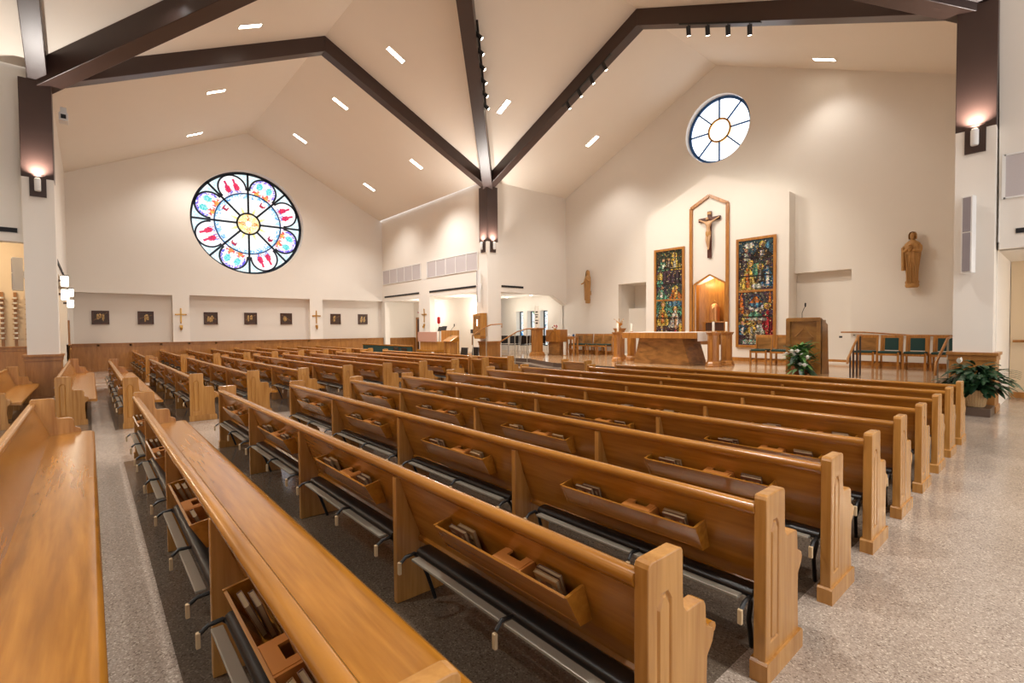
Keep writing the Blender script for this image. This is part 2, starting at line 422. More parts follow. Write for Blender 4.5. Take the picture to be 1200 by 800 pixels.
# the nave end and the wall beside the camera
struct(plate([(-18, 0), (XR+.5, 0), (XR+.5, EZ), (CX, RZ+.05), (-18, EZ-.5)], [], lambda u, w, t: (u, YS-t, w), .2, M['wall'], 'wall_south'))
struct(plate([(YS, 3.1), (YL-.3, 3.1), (YL-.3, EZ+.05), (YS, EZ+.05)], [], lambda u, w, t: (XR+.2+t, u, w), .3, M['wall'], 'wall_nave_east'))
struct(plate([(-1.05, 3.1), (XE, 3.1), (XE, EZ+.05), (-1.05, EZ+.05)], [], lambda u, w, t: (u, YL-.1-t, w), .3, M['wall'], 'wall_southeast'))
struct(MB().box(-1.05, XE, -3.6, -3.4, 0, 3.2).build('wall_southeast_aisle', M['beige']))
struct(MB().box(-1.05, XE, -3.6, YL-.1, 3.1, 3.25).build('ceiling_southeast_aisle', M['wall']))
# sanctuary platform with two steps below it
def off(poly, d):
    out = []; n = len(poly)
    for i, p in enumerate(poly):
        if p[1] > 17: out.append(p); continue
        ns = []
        for a, b in ((poly[i-1], p), (p, poly[(i+1) % n])):
            e = Vector((b[0]-a[0], b[1]-a[1], 0))
            if e.length > 1e-6 and not (a[1] > 17 or b[1] > 17): ns.append(Vector((e.y, -e.x, 0)).normalized())
        nrm = sum(ns, Vector()).normalized(); k = d/max(.4, nrm.dot(ns[0]))
        out.append((p[0]+nrm.x*k if abs(nrm.x) > .01 else p[0], p[1]+nrm.y*k))
    return out
top = [(-16.5, 18.1), (-16.5, 13.45), (-14.5, 13.45), (-12.2, 12.45), (-5.96, 12.45), (-3.66, 13.45), (-1.67, 13.45), (-1.3, 18.1)]
pf = MB()
for k, d in ((1, .70), (2, .35), (3, 0)):
    pf.prism(off(top, d), .15*(k-1), .15*k, 'z')
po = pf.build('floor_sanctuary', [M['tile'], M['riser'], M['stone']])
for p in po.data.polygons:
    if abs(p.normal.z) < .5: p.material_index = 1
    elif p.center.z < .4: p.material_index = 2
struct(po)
struct(MB().box(-23.8, -16.5, 14.4, 18.1, .0, .45).build('floor_side_chapel', M['tile']))
def base(name, x0, x1, y, h=.13, z=.45): return struct(MB().box(x0, x1, y-.03, y, z, z+h).build(name, M['sanct']))
base('baseboard_north_left', -16.5, -13.62, YA); base('baseboard_north', -6.3, -6.36+.02, YA); base('baseboard_north_right', -4.7, XR, YA); base('baseboard_reredos_left', -11.83, -9.7, YP); base('baseboard_reredos_right', -8.4, -6.33, YP)
base('baseboard_niche', -6.36, -4.7, YA+.28)

# ------------------------------------------------------------------ columns, beams
def column(x, y, label, faces, sleeve_top=7.75, plinth=True):
    t = thing('column', (x, y, 0), label, 'column', None)
    c = .285
    MB().box(-c, c, -c, c, 1.1, 5.45).build('shaft', M['wall'], t)
    MB().box(-c-.005, c+.005, -c-.005, c+.005, 5.4, sleeve_top).build('sleeve', M['steel'], t, bevel=.01)
    p = MB(); q = .33
    p.box(-q, q, -q, q, 0, 1.08); p.box(-q-.04, q+.04, -q-.04, q+.04, 1.08, 1.14); p.box(-q-.02, q+.02, -q-.02, q+.02, 0, .12); p.box(-q-.015, q+.015, -q-.015, q+.015, .98, 1.08)
    p.build('plinth', M['wains'], t, bevel=.006)
    return t
column(XL, YL-.05, 'white square column with dark steel sleeve at left, beside the pale stone aisle pews', 'E')
column(XL, YF, 'slim white column with dark steel sleeve where all roof beams meet in the middle', 'SE')
column(XR, YF, 'white square column with dark steel sleeve standing behind the fern basket on the right', 'S')

def sconce(x, y, ang, label):
    """ang: outward direction of the face"""
    t = thing('wall_sconce', (x, y, 4.95), label, 'wall lamp', 'uplight sconces on the columns', ang)
    b = MB(); b.box(0, .03, -.15, .15, 0, .52); b.build('backplate', M['steel'], t)
    MB().lathe([(.052, .12), (.06, .14), (.06, .40), (.05, .42)], (.11, 0, 0), 16).build('lamp_body', M['white'], t, smooth=40)
    MB().lathe([(.046, .418), (.046, .425)], (.11, 0, 0), 16).build('lens', M['lampsoft'], t)
    l = bpy.data.lights.new('sconce_up', 'SPOT'); l.energy = 330; l.spot_size = math.radians(135); l.spot_blend = .9; l.color = (1, .93, .86); l.shadow_soft_size = .04
    o = bpy.data.objects.new('sconce_light', l); COL.objects.link(o); o.location = (.12, 0, .435); o.rotation_euler = (PI, 0, 0); o.parent = t
E_ = 0; S_ = -PI/2
sconce(XL+.285, YL-.05, E_, 'small uplight sconce on the left column below the steel sleeve')
sconce(XL, YF-.285, S_, 'uplight sconce on the left face of the middle column')
sconce(XL+.285, YF, E_, 'uplight sconce on the right face of the middle column')
sconce(XR, YF-.285, S_, 'uplight sconce on the right column above the tall grey loudspeaker')

def beamobj(name, segs, label, w=.36, h=.56):
    mb = MB()
    for p, q in segs: mb.beam((p[0], p[1], p[2]+.06), (q[0], q[1], q[2]+.06), w, h)
    o = mb.build(name, M['steel'], bevel=.012); tag(o, label, 'beam', None); return o
beamobj('arch_beam', [((XL, YL-.2, EZ-.05), aw), (aw, (XL, YF+.2, EZ-.05))], 'dark brown gabled steel beam framing the transept with the big rose window')
beamobj('arch_beam', [((XL-.2, YF, EZ-.05), an), (an, (XR+.2, YF, EZ-.05))], 'dark brown gabled steel beam framing the altar end, with two lamp tracks')
beamobj('arch_beam', [((XL-.2, YL, EZ-.05), as_), (as_, (XR+.2, YL, EZ-.05))], 'dark brown gabled beam rising out of frame from the left column top')
beamobj('arch_beam', [((XR, YF+.2, EZ-.05), ae), (ae, (XR, YL-.2, EZ-.05))], 'dark brown gabled beam rising out of frame from the right column top')
def diag(c): 
    d = Vector((c[0]-CX, c[1]-CY, c[2]-RZ)); e = Vector(O)+d*1.0
    return [(tuple(e), O)]
beamobj('valley_beam', diag(c_nw), 'steep dark valley beam rising from the middle column out of frame at top centre', .42, .6)
beamobj('valley_beam', diag(c_sw), 'broad dark valley beam slanting from the left column up to the top edge', .42, .6)
beamobj('valley_beam', diag(c_ne), 'broad dark valley beam slanting from the right column up to the top edge', .42, .6)
# ------------------------------------------------------------------ rose window
def paint_mesh(cells, mat, name, parent, place):
    """cells: list of (quad in uv, colour)"""
    mb = MB()
    for q, c in cells: mb.add([place(u, w) for u, w in q], [tuple(range(len(q)))])
    me = bpy.data.meshes.new(name); me.from_pydata(mb.v, [], mb.f); me.materials.append(mat)
    ca = me.color_attributes.new('Col', 'FLOAT_COLOR', 'CORNER')
    for p, (q, c) in zip(me.polygons, cells):
        for li in p.loop_indices: ca.data[li].color = srgb(*c)
    o = bpy.data.objects.new(name, me); COL.objects.link(o); o.parent = parent
    return o
def mixc(a, b, t): return tuple(a[i]+(b[i]-a[i])*t for i in range(3))
rw = thing('window_1', (0, 0, 0), None, None); rw['kind'] = 'structure'
GX = XW-.40
pl = lambda u, w: (GX, RC[0]-u, RC[1]+w)      # u to the right as seen from inside is -y ... mirrored below
pl = lambda u, w: (GX, RC[0]+u, RC[1]+w)
LOBE_R, LOBE_C = .235*RR, .715*RR
def rose_col(u, w):
    r = math.hypot(u, w)/RR; a = math.degrees(math.atan2(w, u)) % 360
    k = int(a//45); la = a-45*k-22.5
    if r < .2:                                   # centre: golden cross
        if abs(u) < .075 or abs(w) < .075: return rnd.choice([(214, 130, 70), (240, 190, 110), (250, 232, 190)]) if r > .05 else (255, 255, 250)
        return rnd.choice([(255, 236, 170), (250, 222, 140), (255, 244, 206)])
    if r < .585:
        c = (252, 252, 250) if rnd.random() < .7 else (240, 246, 246)
        if r < .36 and abs(((a+11) % 22.5)-11.2) < (0.36-r)*42: c = mixc((252, 226, 120), (255, 246, 200), (r-.2)/.16)
        if r > .48 and rnd.random() < (r-.48)*9: c = rnd.choice([(150, 204, 244), (100, 164, 226), (196, 228, 250)])
        if k % 2 == 1:                           # a small maroon bird
            ca = math.radians(k*45+12); bu, bw = u-.47*RR*math.cos(ca), w-.47*RR*math.sin(ca)
            if math.hypot(bu, bw) < .14 and not math.hypot(bu-.05, bw-.07) < .09: c = rnd.choice([(170, 30, 70), (150, 30, 90), (190, 40, 60)])
        return c
    lc = math.radians(k*45+22.5); pu, pw_ = u-LOBE_C*math.cos(lc), w-LOBE_C*math.sin(lc)
    rad = (pu*math.cos(lc)+pw_*math.sin(lc))/(LOBE_R); tan_ = (-pu*math.sin(lc)+pw_*math.cos(lc))/(LOBE_R)
    inl = math.hypot(rad, tan_) < 1 or (rad < 0 and abs(tan_) < 1)
    if not inl: return rnd.choice([(214, 238, 240), (196, 226, 236), (236, 248, 246)])
    if k % 2 == 0:                               # two red flames
        for s in (-.33, .33):
            dx = tan_-s
            body = math.hypot(dx/.2, (rad+.0)/.3) < 1 or (abs(dx) < .07 and .0 < rad < .62)
            if body: return rnd.choice([(214, 34, 80), (230, 50, 90), (190, 24, 90)])
            if math.hypot(dx/.27, (rad+.3)/.3) < 1 and rnd.random() < .55: return rnd.choice([(120, 100, 200), (150, 170, 232), (240, 160, 150)])
        return (255, 250, 252) if rnd.random() < .85 else rnd.choice([(250, 214, 224), (236, 216, 240), (252, 236, 206)])
    d = math.hypot(rad, tan_)
    if d > .8 and rad > -.2: return rnd.choice([(110, 80, 210), (90, 110, 220), (200, 170, 240), (250, 244, 255)])
    for s in (-.38, .38):
        q = math.hypot(tan_-s, rad+.42)
        if q < .2: return rnd.choice([(240, 150, 70), (250, 190, 90), (230, 90, 70)])
        if q < .34 and int(math.degrees(math.atan2(rad+.42, tan_-s))//40) % 2 == 0: return rnd.choice([(226, 60, 70), (240, 100, 90)])
        if math.hypot((tan_-s)/.24, (rad-.3)/.32) < 1: return rnd.choice([(70, 200, 200), (110, 214, 214), (150, 220, 220)])
    return (255, 252, 252) if rnd.random() < .75 else rnd.choice([(248, 206, 214), (216, 196, 242), (250, 226, 190)])
def polar_cells(r0, r1, a0, a1, nr, na):
    out = []
    for i in range(nr):
        for j in range(na):
            q = []
            for di, dj in ((0, 0), (1, 0), (1, 1), (0, 1)):
                r = r0+(r1-r0)*(i+di)/nr; a = math.radians(a0+(a1-a0)*(j+dj)/na); q.append((r*math.cos(a), r*math.sin(a)))
            cu = sum(p[0] for p in q)/4; cw = sum(p[1] for p in q)/4
            out.append((q, rose_col(cu, cw)))
    return out
paint_mesh(polar_cells(.01, .205*RR, 0, 360, 8, 40), M['roseg'], 'centre_glass', rw, pl)
for k in range(8): paint_mesh(polar_cells(.205*RR, .59*RR, 45*k, 45*k+45, 16, 18), M['roseg'], 'sector_glass', rw, pl)
for k in range(8): paint_mesh(polar_cells(.59*RR, .995*RR, 45*k, 45*k+45, 20, 34), M['roseg'], 'petal_glass', rw, pl)
def flatring(mb, c, r, w, a0=0, a1=360, n=48, d=.05, place=None):
    rings = []
    for i in range(n+1):
        a = math.radians(a0+(a1-a0)*i/n)
        rings.append([place(c[0]+rr*math.cos(a), c[1]+rr*math.sin(a), t) for rr, t in ((r-w/2, 0), (r+w/2, 0), (r+w/2, d), (r-w/2, d))])
    mb.ring(rings, caps=(abs(a1-a0) < 359))
def flatbar(mb, p, q, w, d, place):
    p, q = Vector((p[0], p[1])), Vector((q[0], q[1])); n = (q-p).normalized(); s = Vector((-n.y, n.x))*w/2
    c = [p+s, p-s, q-s, q+s]
    mb.add([place(a.x, a.y, 0) for a in c]+[place(a.x, a.y, d) for a in c], [(0, 1, 2, 3), (7, 6, 5, 4), (0, 4, 5, 1), (1, 5, 6, 2), (2, 6, 7, 3), (3, 7, 4, 0)])
P3 = lambda u, w, t: (GX-.01+t*.8, RC[0]+u, RC[1]+w)
f = MB(); flatring(f, (0, 0), RR*.975, .125, place=P3, n=96); f.build('rim', M['lead'], rw)
f = MB(); flatring(f, (0, 0), RR*.205, .085, place=P3, n=48); f.build('hub_ring', M['blackm'], rw)
f = MB(); flatring(f, (0, 0), RR*.59, .06, place=P3, n=96); f.build('inner_ring', M['lead2'], rw)
for k in range(8):
    a = math.radians(45*k); f = MB()
    flatbar(f, (.205*RR*math.cos(a), .205*RR*math.sin(a)), (.99*RR*math.cos(a), .99*RR*math.sin(a)), .095, .05, P3); f.build('spoke', M['lead'], rw)
    lc = math.radians(45*k+22.5); f = MB()
    flatring(f, (LOBE_C*math.cos(lc), LOBE_C*math.sin(lc)), LOBE_R*1.03, .08, 45*k+22.5-115, 45*k+22.5+115, 28, place=P3); f.build('petal_bar', M['lead'], rw)

# round window over the altar
aw2 = thing('window_2', (0, 0, 0), None, None); aw2['kind'] = 'structure'
GY = YA+.27
P4 = lambda u, w, t: (NC[0]+u, GY+.02-t*1.4, NC[1]+w)
g_ = MB(); g_.ring([[(NC[0]+r*math.cos(2*PI*i/48), GY, NC[1]+r*math.sin(2*PI*i/48)) for i in range(48)] for r in (.36, NR)], caps=False); g_.build('outer_glass', M['sky'], aw2)
g_ = MB(); g_.add([(NC[0]+.36*math.cos(2*PI*i/48), GY, NC[1]+.36*math.sin(2*PI*i/48)) for i in range(48)], [tuple(range(48))]); g_.build('centre_glass', M['skyc'], aw2)
f = MB(); flatring(f, (0, 0), NR*.95, .10, place=P4, n=72); f.build('rim', M['lead2'], aw2)
f = MB(); flatring(f, (0, 0), .42, .07, place=P4, n=48); f.build('hub_ring', M['gold'], aw2)
for k in range(8):
    a = math.radians(45*k+0); f = MB()
    flatbar(f, (.42*math.cos(a), .42*math.sin(a)), (.97*NR*math.cos(a), .97*NR*math.sin(a)), .05, .05, P4); f.build('spoke', M['lead2'], aw2)

# ------------------------------------------------------------------ stained glass panels beside the altar
GREENS = [(34, 56, 46), (48, 72, 52), (60, 84, 66), (28, 40, 44)]
PURP = [(64, 46, 66), (80, 60, 76), (48, 38, 56), (70, 52, 50)]
BRN = [(70, 52, 40), (92, 68, 46), (54, 40, 34)]
YEL = [(214, 178, 70), (232, 204, 110), (190, 146, 50)]
ORG = [(206, 116, 44), (186, 92, 40)]
RED = [(176, 28, 44), (150, 20, 40), (196, 46, 60)]
BLU = [(60, 120, 160), (90, 150, 180), (40, 84, 130)]
WHT = [(222, 214, 196), (200, 206, 206), (232, 226, 214)]
TEA = [(70, 140, 120), (100, 170, 140)]
MGN = [(120, 30, 66), (96, 24, 60)]
FLE = [(210, 160, 120), (190, 136, 100)]
def figpanel(name, label, x0, x1, z0, z1, bars, rails, shapes, bgs, nx, nz):
    t = thing(name, ((x0+x1)/2, YP, z0), label, 'stained glass')
    o = t.location
    fr = MB(); w = .09
    for a in ((x0-w, x0, z0-w, z1+w), (x1, x1+w, z0-w, z1+w), (x0, x1, z0-w, z0), (x0, x1, z1, z1+w)):
        fr.box(a[0]-o.x, a[1]-o.x, -.07, .0, a[2]-o.z, a[3]-o.z)
    for zr in rails:
        z = z0+(z1-z0)*zr; fr.box(x0-o.x, x1-o.x, -.06, 0, z-o.z-.035, z-o.z+.035)
    fr.build('frame', M['sanct'], t, bevel=.006)
    lb = MB()
    for b in bars:
        z = z0+(z1-z0)*b; lb.box(x0-o.x, x1-o.x, -.045, -.03, z-o.z-.018, z-o.z+.018)
    lb.build('saddle_bars', M['blackm'], t)
    # jittered cell grid
    P = [[(i/nx+(0 if i in (0, nx) else rnd.uniform(-.35, .35)/nx), j/nz+(0 if j in (0, nz) else rnd.uniform(-.35, .35)/nz)) for i in range(nx+1)] for j in range(nz+1)]
    cells = []
    for j in range(nz):
        for i in range(nx):
            q = [P[j][i], P[j][i+1], P[j+1][i+1], P[j+1][i]]
            cu = sum(p[0] for p in q)/4; cv = sum(p[1] for p in q)/4
            col = None
            for kind, cx_, cy_, rx, ry, cols in shapes:
                du, dv = (cu-cx_)/rx, (cv-cy_)/ry
                hit = (du*du+dv*dv < 1) if kind == 'e' else (abs(du) < 1 and abs(dv) < 1) if kind == 'b' else (abs(du) < (1-dv)*.5 and -1 < dv < 1) if kind == 't' else (.55 < du*du+dv*dv < 1)
                if hit:
                    if rnd.random() < .02: continue
                    st_ = .86+.26*math.sin(cu*38+math.sin(cv*17+cx_*9)*1.4+cx_*40)
                    edge = (du*du+dv*dv > .78) if kind == 'e' else abs(du) > .82*(1 if kind == 'b' else max(.05, (1-dv)*.5))
                    col = rnd.choice(cols); col = tuple(c*(st_ if not edge else st_*.45) for c in mixc(col, (120, 100, 60), .10))
            if col is None:
                bg = [b for lim, b in bgs if cv < lim][0]; col = rnd.choice(bg)
            if rnd.random() < .06: col = (22, 20, 20)
            elif rnd.random() < .05: col = rnd.choice([(206, 196, 150), (176, 150, 80), (150, 160, 140)])
            v = rnd.uniform(.72, 1.12); col = tuple(min(255, c*v) for c in col)
            for tri in ((0, 1, 2), (0, 2, 3)): cells.append(([q[k] for k in tri], tuple(min(255, c*rnd.uniform(.85, 1.1)) for c in col)))
    paint_mesh(cells, M['mosaic'], 'glass', t, lambda u, v: (x0+(x1-x0)*u-o.x, -.03, z0+(z1-z0)*v-o.z))
    return t
def saint(x, y, h, w, robe, halo=True, lean=0, under=WHT):
    """one robed figure: feet at y, height h (panel units), robe width w"""
    r = .019; out = []
    if halo: out.append(('e', x+lean, y+h-r, .105, .034, YEL))
    out += [('t', x+lean*.4, y+h*.42, w, h*.46, robe), ('b', x, y+h*.2, w*.42, h*.2, robe), ('b', x+lean*.3, y+h*.40, w*.16, h*.34, under), ('e', x+lean, y+h-r, .058, r, FLE), ('e', x+lean-.05, y+h*.62, w*.3, .016, robe)]
    return out
shL = (saint(.70, .80, .165, .34, YEL, True) + saint(.28, .80, .12, .28, TEA, False) + saint(.47, .82, .11, .2, BRN, False)
       + [('b', .55, .715, .36, .055, PURP), ('e', .15, .73, .12, .05, YEL), ('e', .14, .66, .13, .04, TEA)]
       + saint(.18, .50, .13, .3, TEA, False, .05) + saint(.78, .50, .115, .34, ORG, True, -.05, YEL)
       + [('e', .75, .44, .3, .035, BLU)] + saint(.25, .22, .235, .36, YEL, True, .02, ORG) + saint(.74, .20, .20, .34, WHT, True, 0, FLE)
       + saint(.22, .01, .20, .3, WHT, False, 0, YEL) + saint(.77, .02, .19, .34, MGN, False, 0, RED) + [('t', .5, .06, .2, .07, FLE), ('e', .92, .17, .08, .07, YEL)])
bgL = [(.3, BRN+PURP), (.5, GREENS+TEA), (.64, PURP+GREENS), (.8, PURP+BRN), (1.01, GREENS+BRN)]
figpanel('stained_glass_panel', 'narrow framed stained glass panel left of the crucifix niche', -11.32, -10.16, .95, 4.72, [.10, .29, .65, .81], [.48], shL, bgL, 38, 120)
shR = ([('e', .3, .95, .16, .03, WHT), ('e', .85, .94, .1, .03, BLU)] + saint(.68, .82, .15, .4, BRN, True, 0, WHT) + saint(.22, .80, .13, .36, PURP, False)
       + [('b', .5, .70, .11, .075, TEA)] + saint(.24, .53, .27, .4, YEL, True, .1, ORG) + saint(.84, .56, .23, .28, BLU, False, 0, WHT) + saint(.63, .60, .16, .16, BRN, True) + [('e', .55, .56, .2, .025, WHT)]
       + [('t', .08, .42, .1, .12, ORG), ('t', .9, .44, .08, .1, ORG), ('o', .5, .42, .31, .095, WHT), ('e', .5, .415, .2, .06, BLU), ('t', .5, .435, .24, .035, ORG), ('e', .5, .45, .07, .016, ORG)]
       + saint(.85, .09, .30, .30, RED, True, -.02, RED) + saint(.22, .20, .14, .34, YEL, False, .06, ORG) + [('e', .48, .285, .2, .03, TEA), ('b', .5, .245, .33, .014, WHT)]
       + saint(.12, .10, .13, .26, BLU, False) + saint(.36, .10, .14, .28, YEL, False, .08) + saint(.62, .09, .15, .2, WHT, False) + [('e', .5, .085, .32, .035, [(150, 136, 118), (170, 156, 136), (130, 116, 96)])]
       + [('b', .35, .03, .3, .022, WHT+TEA), ('b', .85, .04, .12, .018, ORG)])
bgR = [(.05, PURP), (.24, BRN+PURP), (.5, PURP+[(110, 80, 50), (54, 50, 86)]), (.56, PURP), (.85, PURP+BRN+GREENS), (1.01, [(44, 66, 74), (58, 82, 86), (36, 44, 60), (70, 90, 96)])]
figpanel('stained_glass_panel', 'wider framed stained glass panel right of the crucifix niche with a red robed figure', -7.97, -6.80, 1.03, 4.68, [.27, .66, .84], [.515], shR, bgR, 40, 124)

# crucifix surround (wooden outline), niche lining and crucifix
su = thing('niche_surround', (-9.08, YP, .45), 'tall pointed wooden frame around the crucifix and the tabernacle niche', 'frame')
fm = MB()
pts = [(-.72, 1.0), (-.72, 5.74), (0, 6.1), (.70, 5.70), (.70, 1.0)]
P5 = lambda u, w, t: (u, -t*1.4, w)
for a, b in zip(pts[:-1], pts[1:]): flatbar(fm, a, b, .11, .05, P5)
fm.build('outer_frame', M['sanct'], su)
fm = MB()
for a, b in (((-.6, .9), (-.6, 2.83)), ((-.6, 2.83), (.03, 3.16)), ((.03, 3.16), (.62, 2.83)), ((.62, 2.83), (.62, .9))): flatbar(fm, a, b, .06, .04, P5)
fm.build('arch_frame', M['sanct'], su)
li = MB()
li.box(-.539, -.515, .0, .47, .6, 3.0); li.box(.612, .638, .0, .47, .6, 3.0)
li.ring([[(-.52+1.135*i/16, .2+.28*math.sin(PI*i/16), z) for i in range(17)] for z in (.55, 3.2)], closed=False, caps=False)
struct(li.build('trim_7', M['sanct'], origin=(0, 0, 0))).location = su.location
struct(MB().box(-.51, .61, -.02, .2, 1.02, 1.075).build('trim_8', M['sanct'])).location = su.location
cr = thing('crucifix', (-9.05, YP-.02, 4.24), 'dark wooden crucifix with a carved figure on the white wall above the niche', 'crucifix')
c_ = MB(); c_.box(-.075, .075, -.06, 0, 0, 1.72); c_.build('upright', M['brownc'], cr, bevel=.008)
c_ = MB(); c_.box(-.42, .42, -.065, -.005, 1.36, 1.5); c_.build('crossbar', M['brownc'], cr, bevel=.008)
MB().box(-.07, .07, -.075, -.06, 1.6, 1.69).build('plaque', M['carve'], cr)
def skinned(name, nodes, edges, radii, mat, parent, loc=(0, 0, 0), sub=1):
    me = bpy.data.meshes.new(name); me.from_pydata(nodes, edges, []); me.materials.append(mat)
    o = bpy.data.objects.new(name, me); COL.objects.link(o); o.parent = parent; o.location = loc
    sm = o.modifiers.new('skin', 'SKIN'); sm.use_smooth_shade = True
    for i, r in enumerate(radii):
        v = me.skin_vertices[0].data[i]; v.radius = (r, r) if not hasattr(r, '__len__') else r
    me.skin_vertices[0].data[0].use_root = True
    s = o.modifiers.new('sub', 'SUBSURF'); s.levels = sub; s.render_levels = sub
    return o
y = -.13
nodes = [(0, y, .92), (0, y-.01, 1.08), (.005, y-.01, 1.24), (.0, y-.02, 1.33), (-.02, y-.05, 1.41), (-.025, y-.055, 1.49),
         (.10, y, 1.30), (.24, y+.02, 1.37), (.37, y+.04, 1.44), (.405, y+.04, 1.45), (-.10, y, 1.30), (-.24, y+.02, 1.37), (-.37, y+.04, 1.44), (-.405, y+.04, 1.45),
         (.045, y, .84), (.05, y-.06, .62), (.015, y, .36), (.01, y-.05, .28), (-.045, y, .84), (-.04, y-.055, .62), (-.01, y+.005, .36), (-.008, y-.05, .30)]
edges = [(0, 1), (1, 2), (2, 3), (3, 4), (4, 5), (2, 6), (6, 7), (7, 8), (8, 9), (2, 10), (10, 11), (11, 12), (12, 13), (0, 14), (14, 15), (15, 16), (16, 17), (0, 18), (18, 19), (19, 20), (20, 21)]
rad = [.075, .07, .085, .035, .055, .045, .045, .03, .024, .022, .045, .03, .024, .022, .055, .042, .028, .024, .055, .042, .028, .024]
skinned('figure', nodes, edges, rad, M['skin'], cr, sub=2)
lo = MB(); lo.lathe([(.085, -.13), (.1, -.03), (.095, .05), (.08, .07)], (0, y, .9), 16, 1, .85); lo.build('loincloth', M['carve'], cr, smooth=50)

# tabernacle
nl = bpy.data.lights.new('niche_lamp', 'POINT'); nl.energy = 14; nl.color = (1, .84, .58); nl.shadow_soft_size = .06
no = bpy.data.objects.new('niche_lamp', nl); COL.objects.link(no); no.location = (-9.03, YP+.12, 3.3)
tb = thing('tabernacle', (-8.98, YP+.2, 1.53), 'gilded domed tabernacle in the golden wooden niche below the crucifix', 'tabernacle')
MB().lathe([(.2, .34), (.205, .36), (.2, .40)], (0, 0, 0), 24).build('base_ring', M['gold'], tb, smooth=30)
MB().lathe([(.185, .40), (.185, .78), (.17, .88), (.13, .96), (.06, 1.02), (.01, 1.04)], (0, 0, 0), 28).build('dome', M['tabern'], tb, smooth=50)
MB().lathe([(.02, 1.03), (.012, 1.07), (.035, 1.1), (.012, 1.13), (.004, 1.17)], (0, 0, 0), 12).build('finial', M['gold'], tb, smooth=50)
MB().box(-.3, .42, -.1, .12, .0, .30).build('plinth_block', M['darkw'], tb, bevel=.01)
MB().box(-.34, .46, -.16, .16, .30, .34).build('stand_top', M['sanct'], tb, bevel=.006)

# ------------------------------------------------------------------ wall statues
def statue(name, x, z0, h, label, mary):
    t = thing(name, (x, YA, z0), label, 'statue')
    s = h/1.55; rings = []; n = 66
    prof = [(0.0, .13, .10), (.06, .155, .12), (.12, .13, .11), (.3, .135, .115), (.5, .15, .12), (.7, .17, .13), (.85, .19, .135), (.95, .2, .14), (1.05, .205, .14), (1.14, .205, .13), (1.21, .18, .115), (1.27, .11, .085), (1.31, .058, .06), (1.34, .055, .06)]
    if mary: prof = [(z, a*.82, b*.95) for z, a, b in prof]
    for z, a, b in prof:
        ring = []
        for i in range(n):
            th = 2*PI*i/n
            fold = 1+(.13*math.cos(11*th+z*1.6)*(1-.55*z/1.1) if .02 < z < 1.1 else 0)
            ring.append((a*fold*math.cos(th)*s, (-.2+b*fold*math.sin(th))*s, z*s))
        rings.append(ring)
    b = MB(); b.ring(rings)
    for q in range(5): b.tube([((-.13+.045*q)*s, (-.325)*s, (.9-.05*q)*s), ((-.10+.05*q)*s, -.335*s, .5*s), ((-.09+.045*q)*s, -.325*s, .06*s)], .016*s, 6)
    # head with face
    hz_ = 1.43
    b.ball((0, -.205*s, hz_*s), (.072*s, .08*s, .10*s), 16, 12)
    b.add([(-.012*s, -.28*s, (hz_-.03)*s), (.012*s, -.28*s, (hz_-.03)*s), (0, -.283*s, (hz_+.02)*s), (0, -.31*s, (hz_-.025)*s)], [(0, 1, 3), (1, 2, 3), (2, 0, 3), (0, 2, 1)])
    b.build('body', M['carve'], t, smooth=60)
    hr = MB()
    if mary:   # veil falling on the shoulders
        hr.ring([[(r*math.cos(a)*s, (-.19+r*.95*math.sin(a))*s, z*s) for a in [PI*(-.22)+PI*1.44*i/14 for i in range(15)]] for r, z in ((.16, 1.16), (.12, 1.28), (.105, 1.4), (.095, 1.5), (.05, 1.56), (.01, 1.575))], closed=False, caps=False)
    else:
        hr.ring([[(r*math.cos(a)*s, (-.195+r*math.sin(a))*s, z*s) for a in [PI*(-.2)+PI*1.4*i/14 for i in range(15)]] for r, z in ((.1, 1.34), (.105, 1.4), (.1, 1.48), (.07, 1.54), (.01, 1.56))], closed=False, caps=False)
        hr.ball((0, -.275*s, 1.365*s), (.04*s, .03*s, .05*s))
    hr.build('veil' if mary else 'hair', M['carve'], t, smooth=60)
    if mary:
        arms = [([(.15, -.2, 1.17), (.16, -.27, .98), (.05, -.34, 1.1), (.02, -.34, 1.16)], [.05, .05, .035, .028]),
                ([(-.15, -.2, 1.17), (-.19, -.24, .96), (-.24, -.36, .88), (-.28, -.4, .86)], [.05, .048, .034, .026])]
    else:
        arms = [([(.18, -.2, 1.17), (.2, -.26, .95), (.08, -.37, .98), (.02, -.37, 1.0)], [.06, .058, .042, .032]),
                ([(-.18, -.2, 1.17), (-.2, -.26, .95), (-.06, -.38, 1.06), (.0, -.38, 1.1)], [.06, .058, .042, .032])]
    for nd, rr in arms:
        nd = [(a*s, c*s, d*s) for a, c, d in nd]; rr = [r*s for r in rr]
        skinned('arm', nd, [(0, 1), (1, 2), (2, 3)], rr, M['carve'], t)
    if not mary:
        k = MB(); k.ball((-.03*s, -.36*s, 1.04*s), (.06*s, .05*s, .09*s)); k.ball((-.04*s, -.37*s, 1.14*s), (.045*s,)*3); k.build('held_child', M['carve'], t, smooth=60)
        k = MB(); k.ring([[(-.2*s+.05*math.cos(a)*s-.01*z, (-.24+.06*math.sin(a))*s, z*s) for a in [2*PI*i/10 for i in range(10)]] for z in (.42, .6, .95, 1.1)]); k.build('mantle_fold', M['carve'], t, smooth=60)
    ft = MB(); ft.lathe([(.14, -.09), (.17, -.04), (.16, .03), (.13, .04)], (0, -.2*s, 0), 16, s*(.8 if mary else 1), s*.7); ft.build('pedestal', M['carve'], t, smooth=40)
    MB().box(-.05, .05, -.1*s, .0, .3, .5).build('wall_bracket', M['carve'], t)
    return t
statue('wall_statue', -15.25, 2.93, 1.46, 'carved wooden statue of a veiled woman on the wall left of the altar', True)
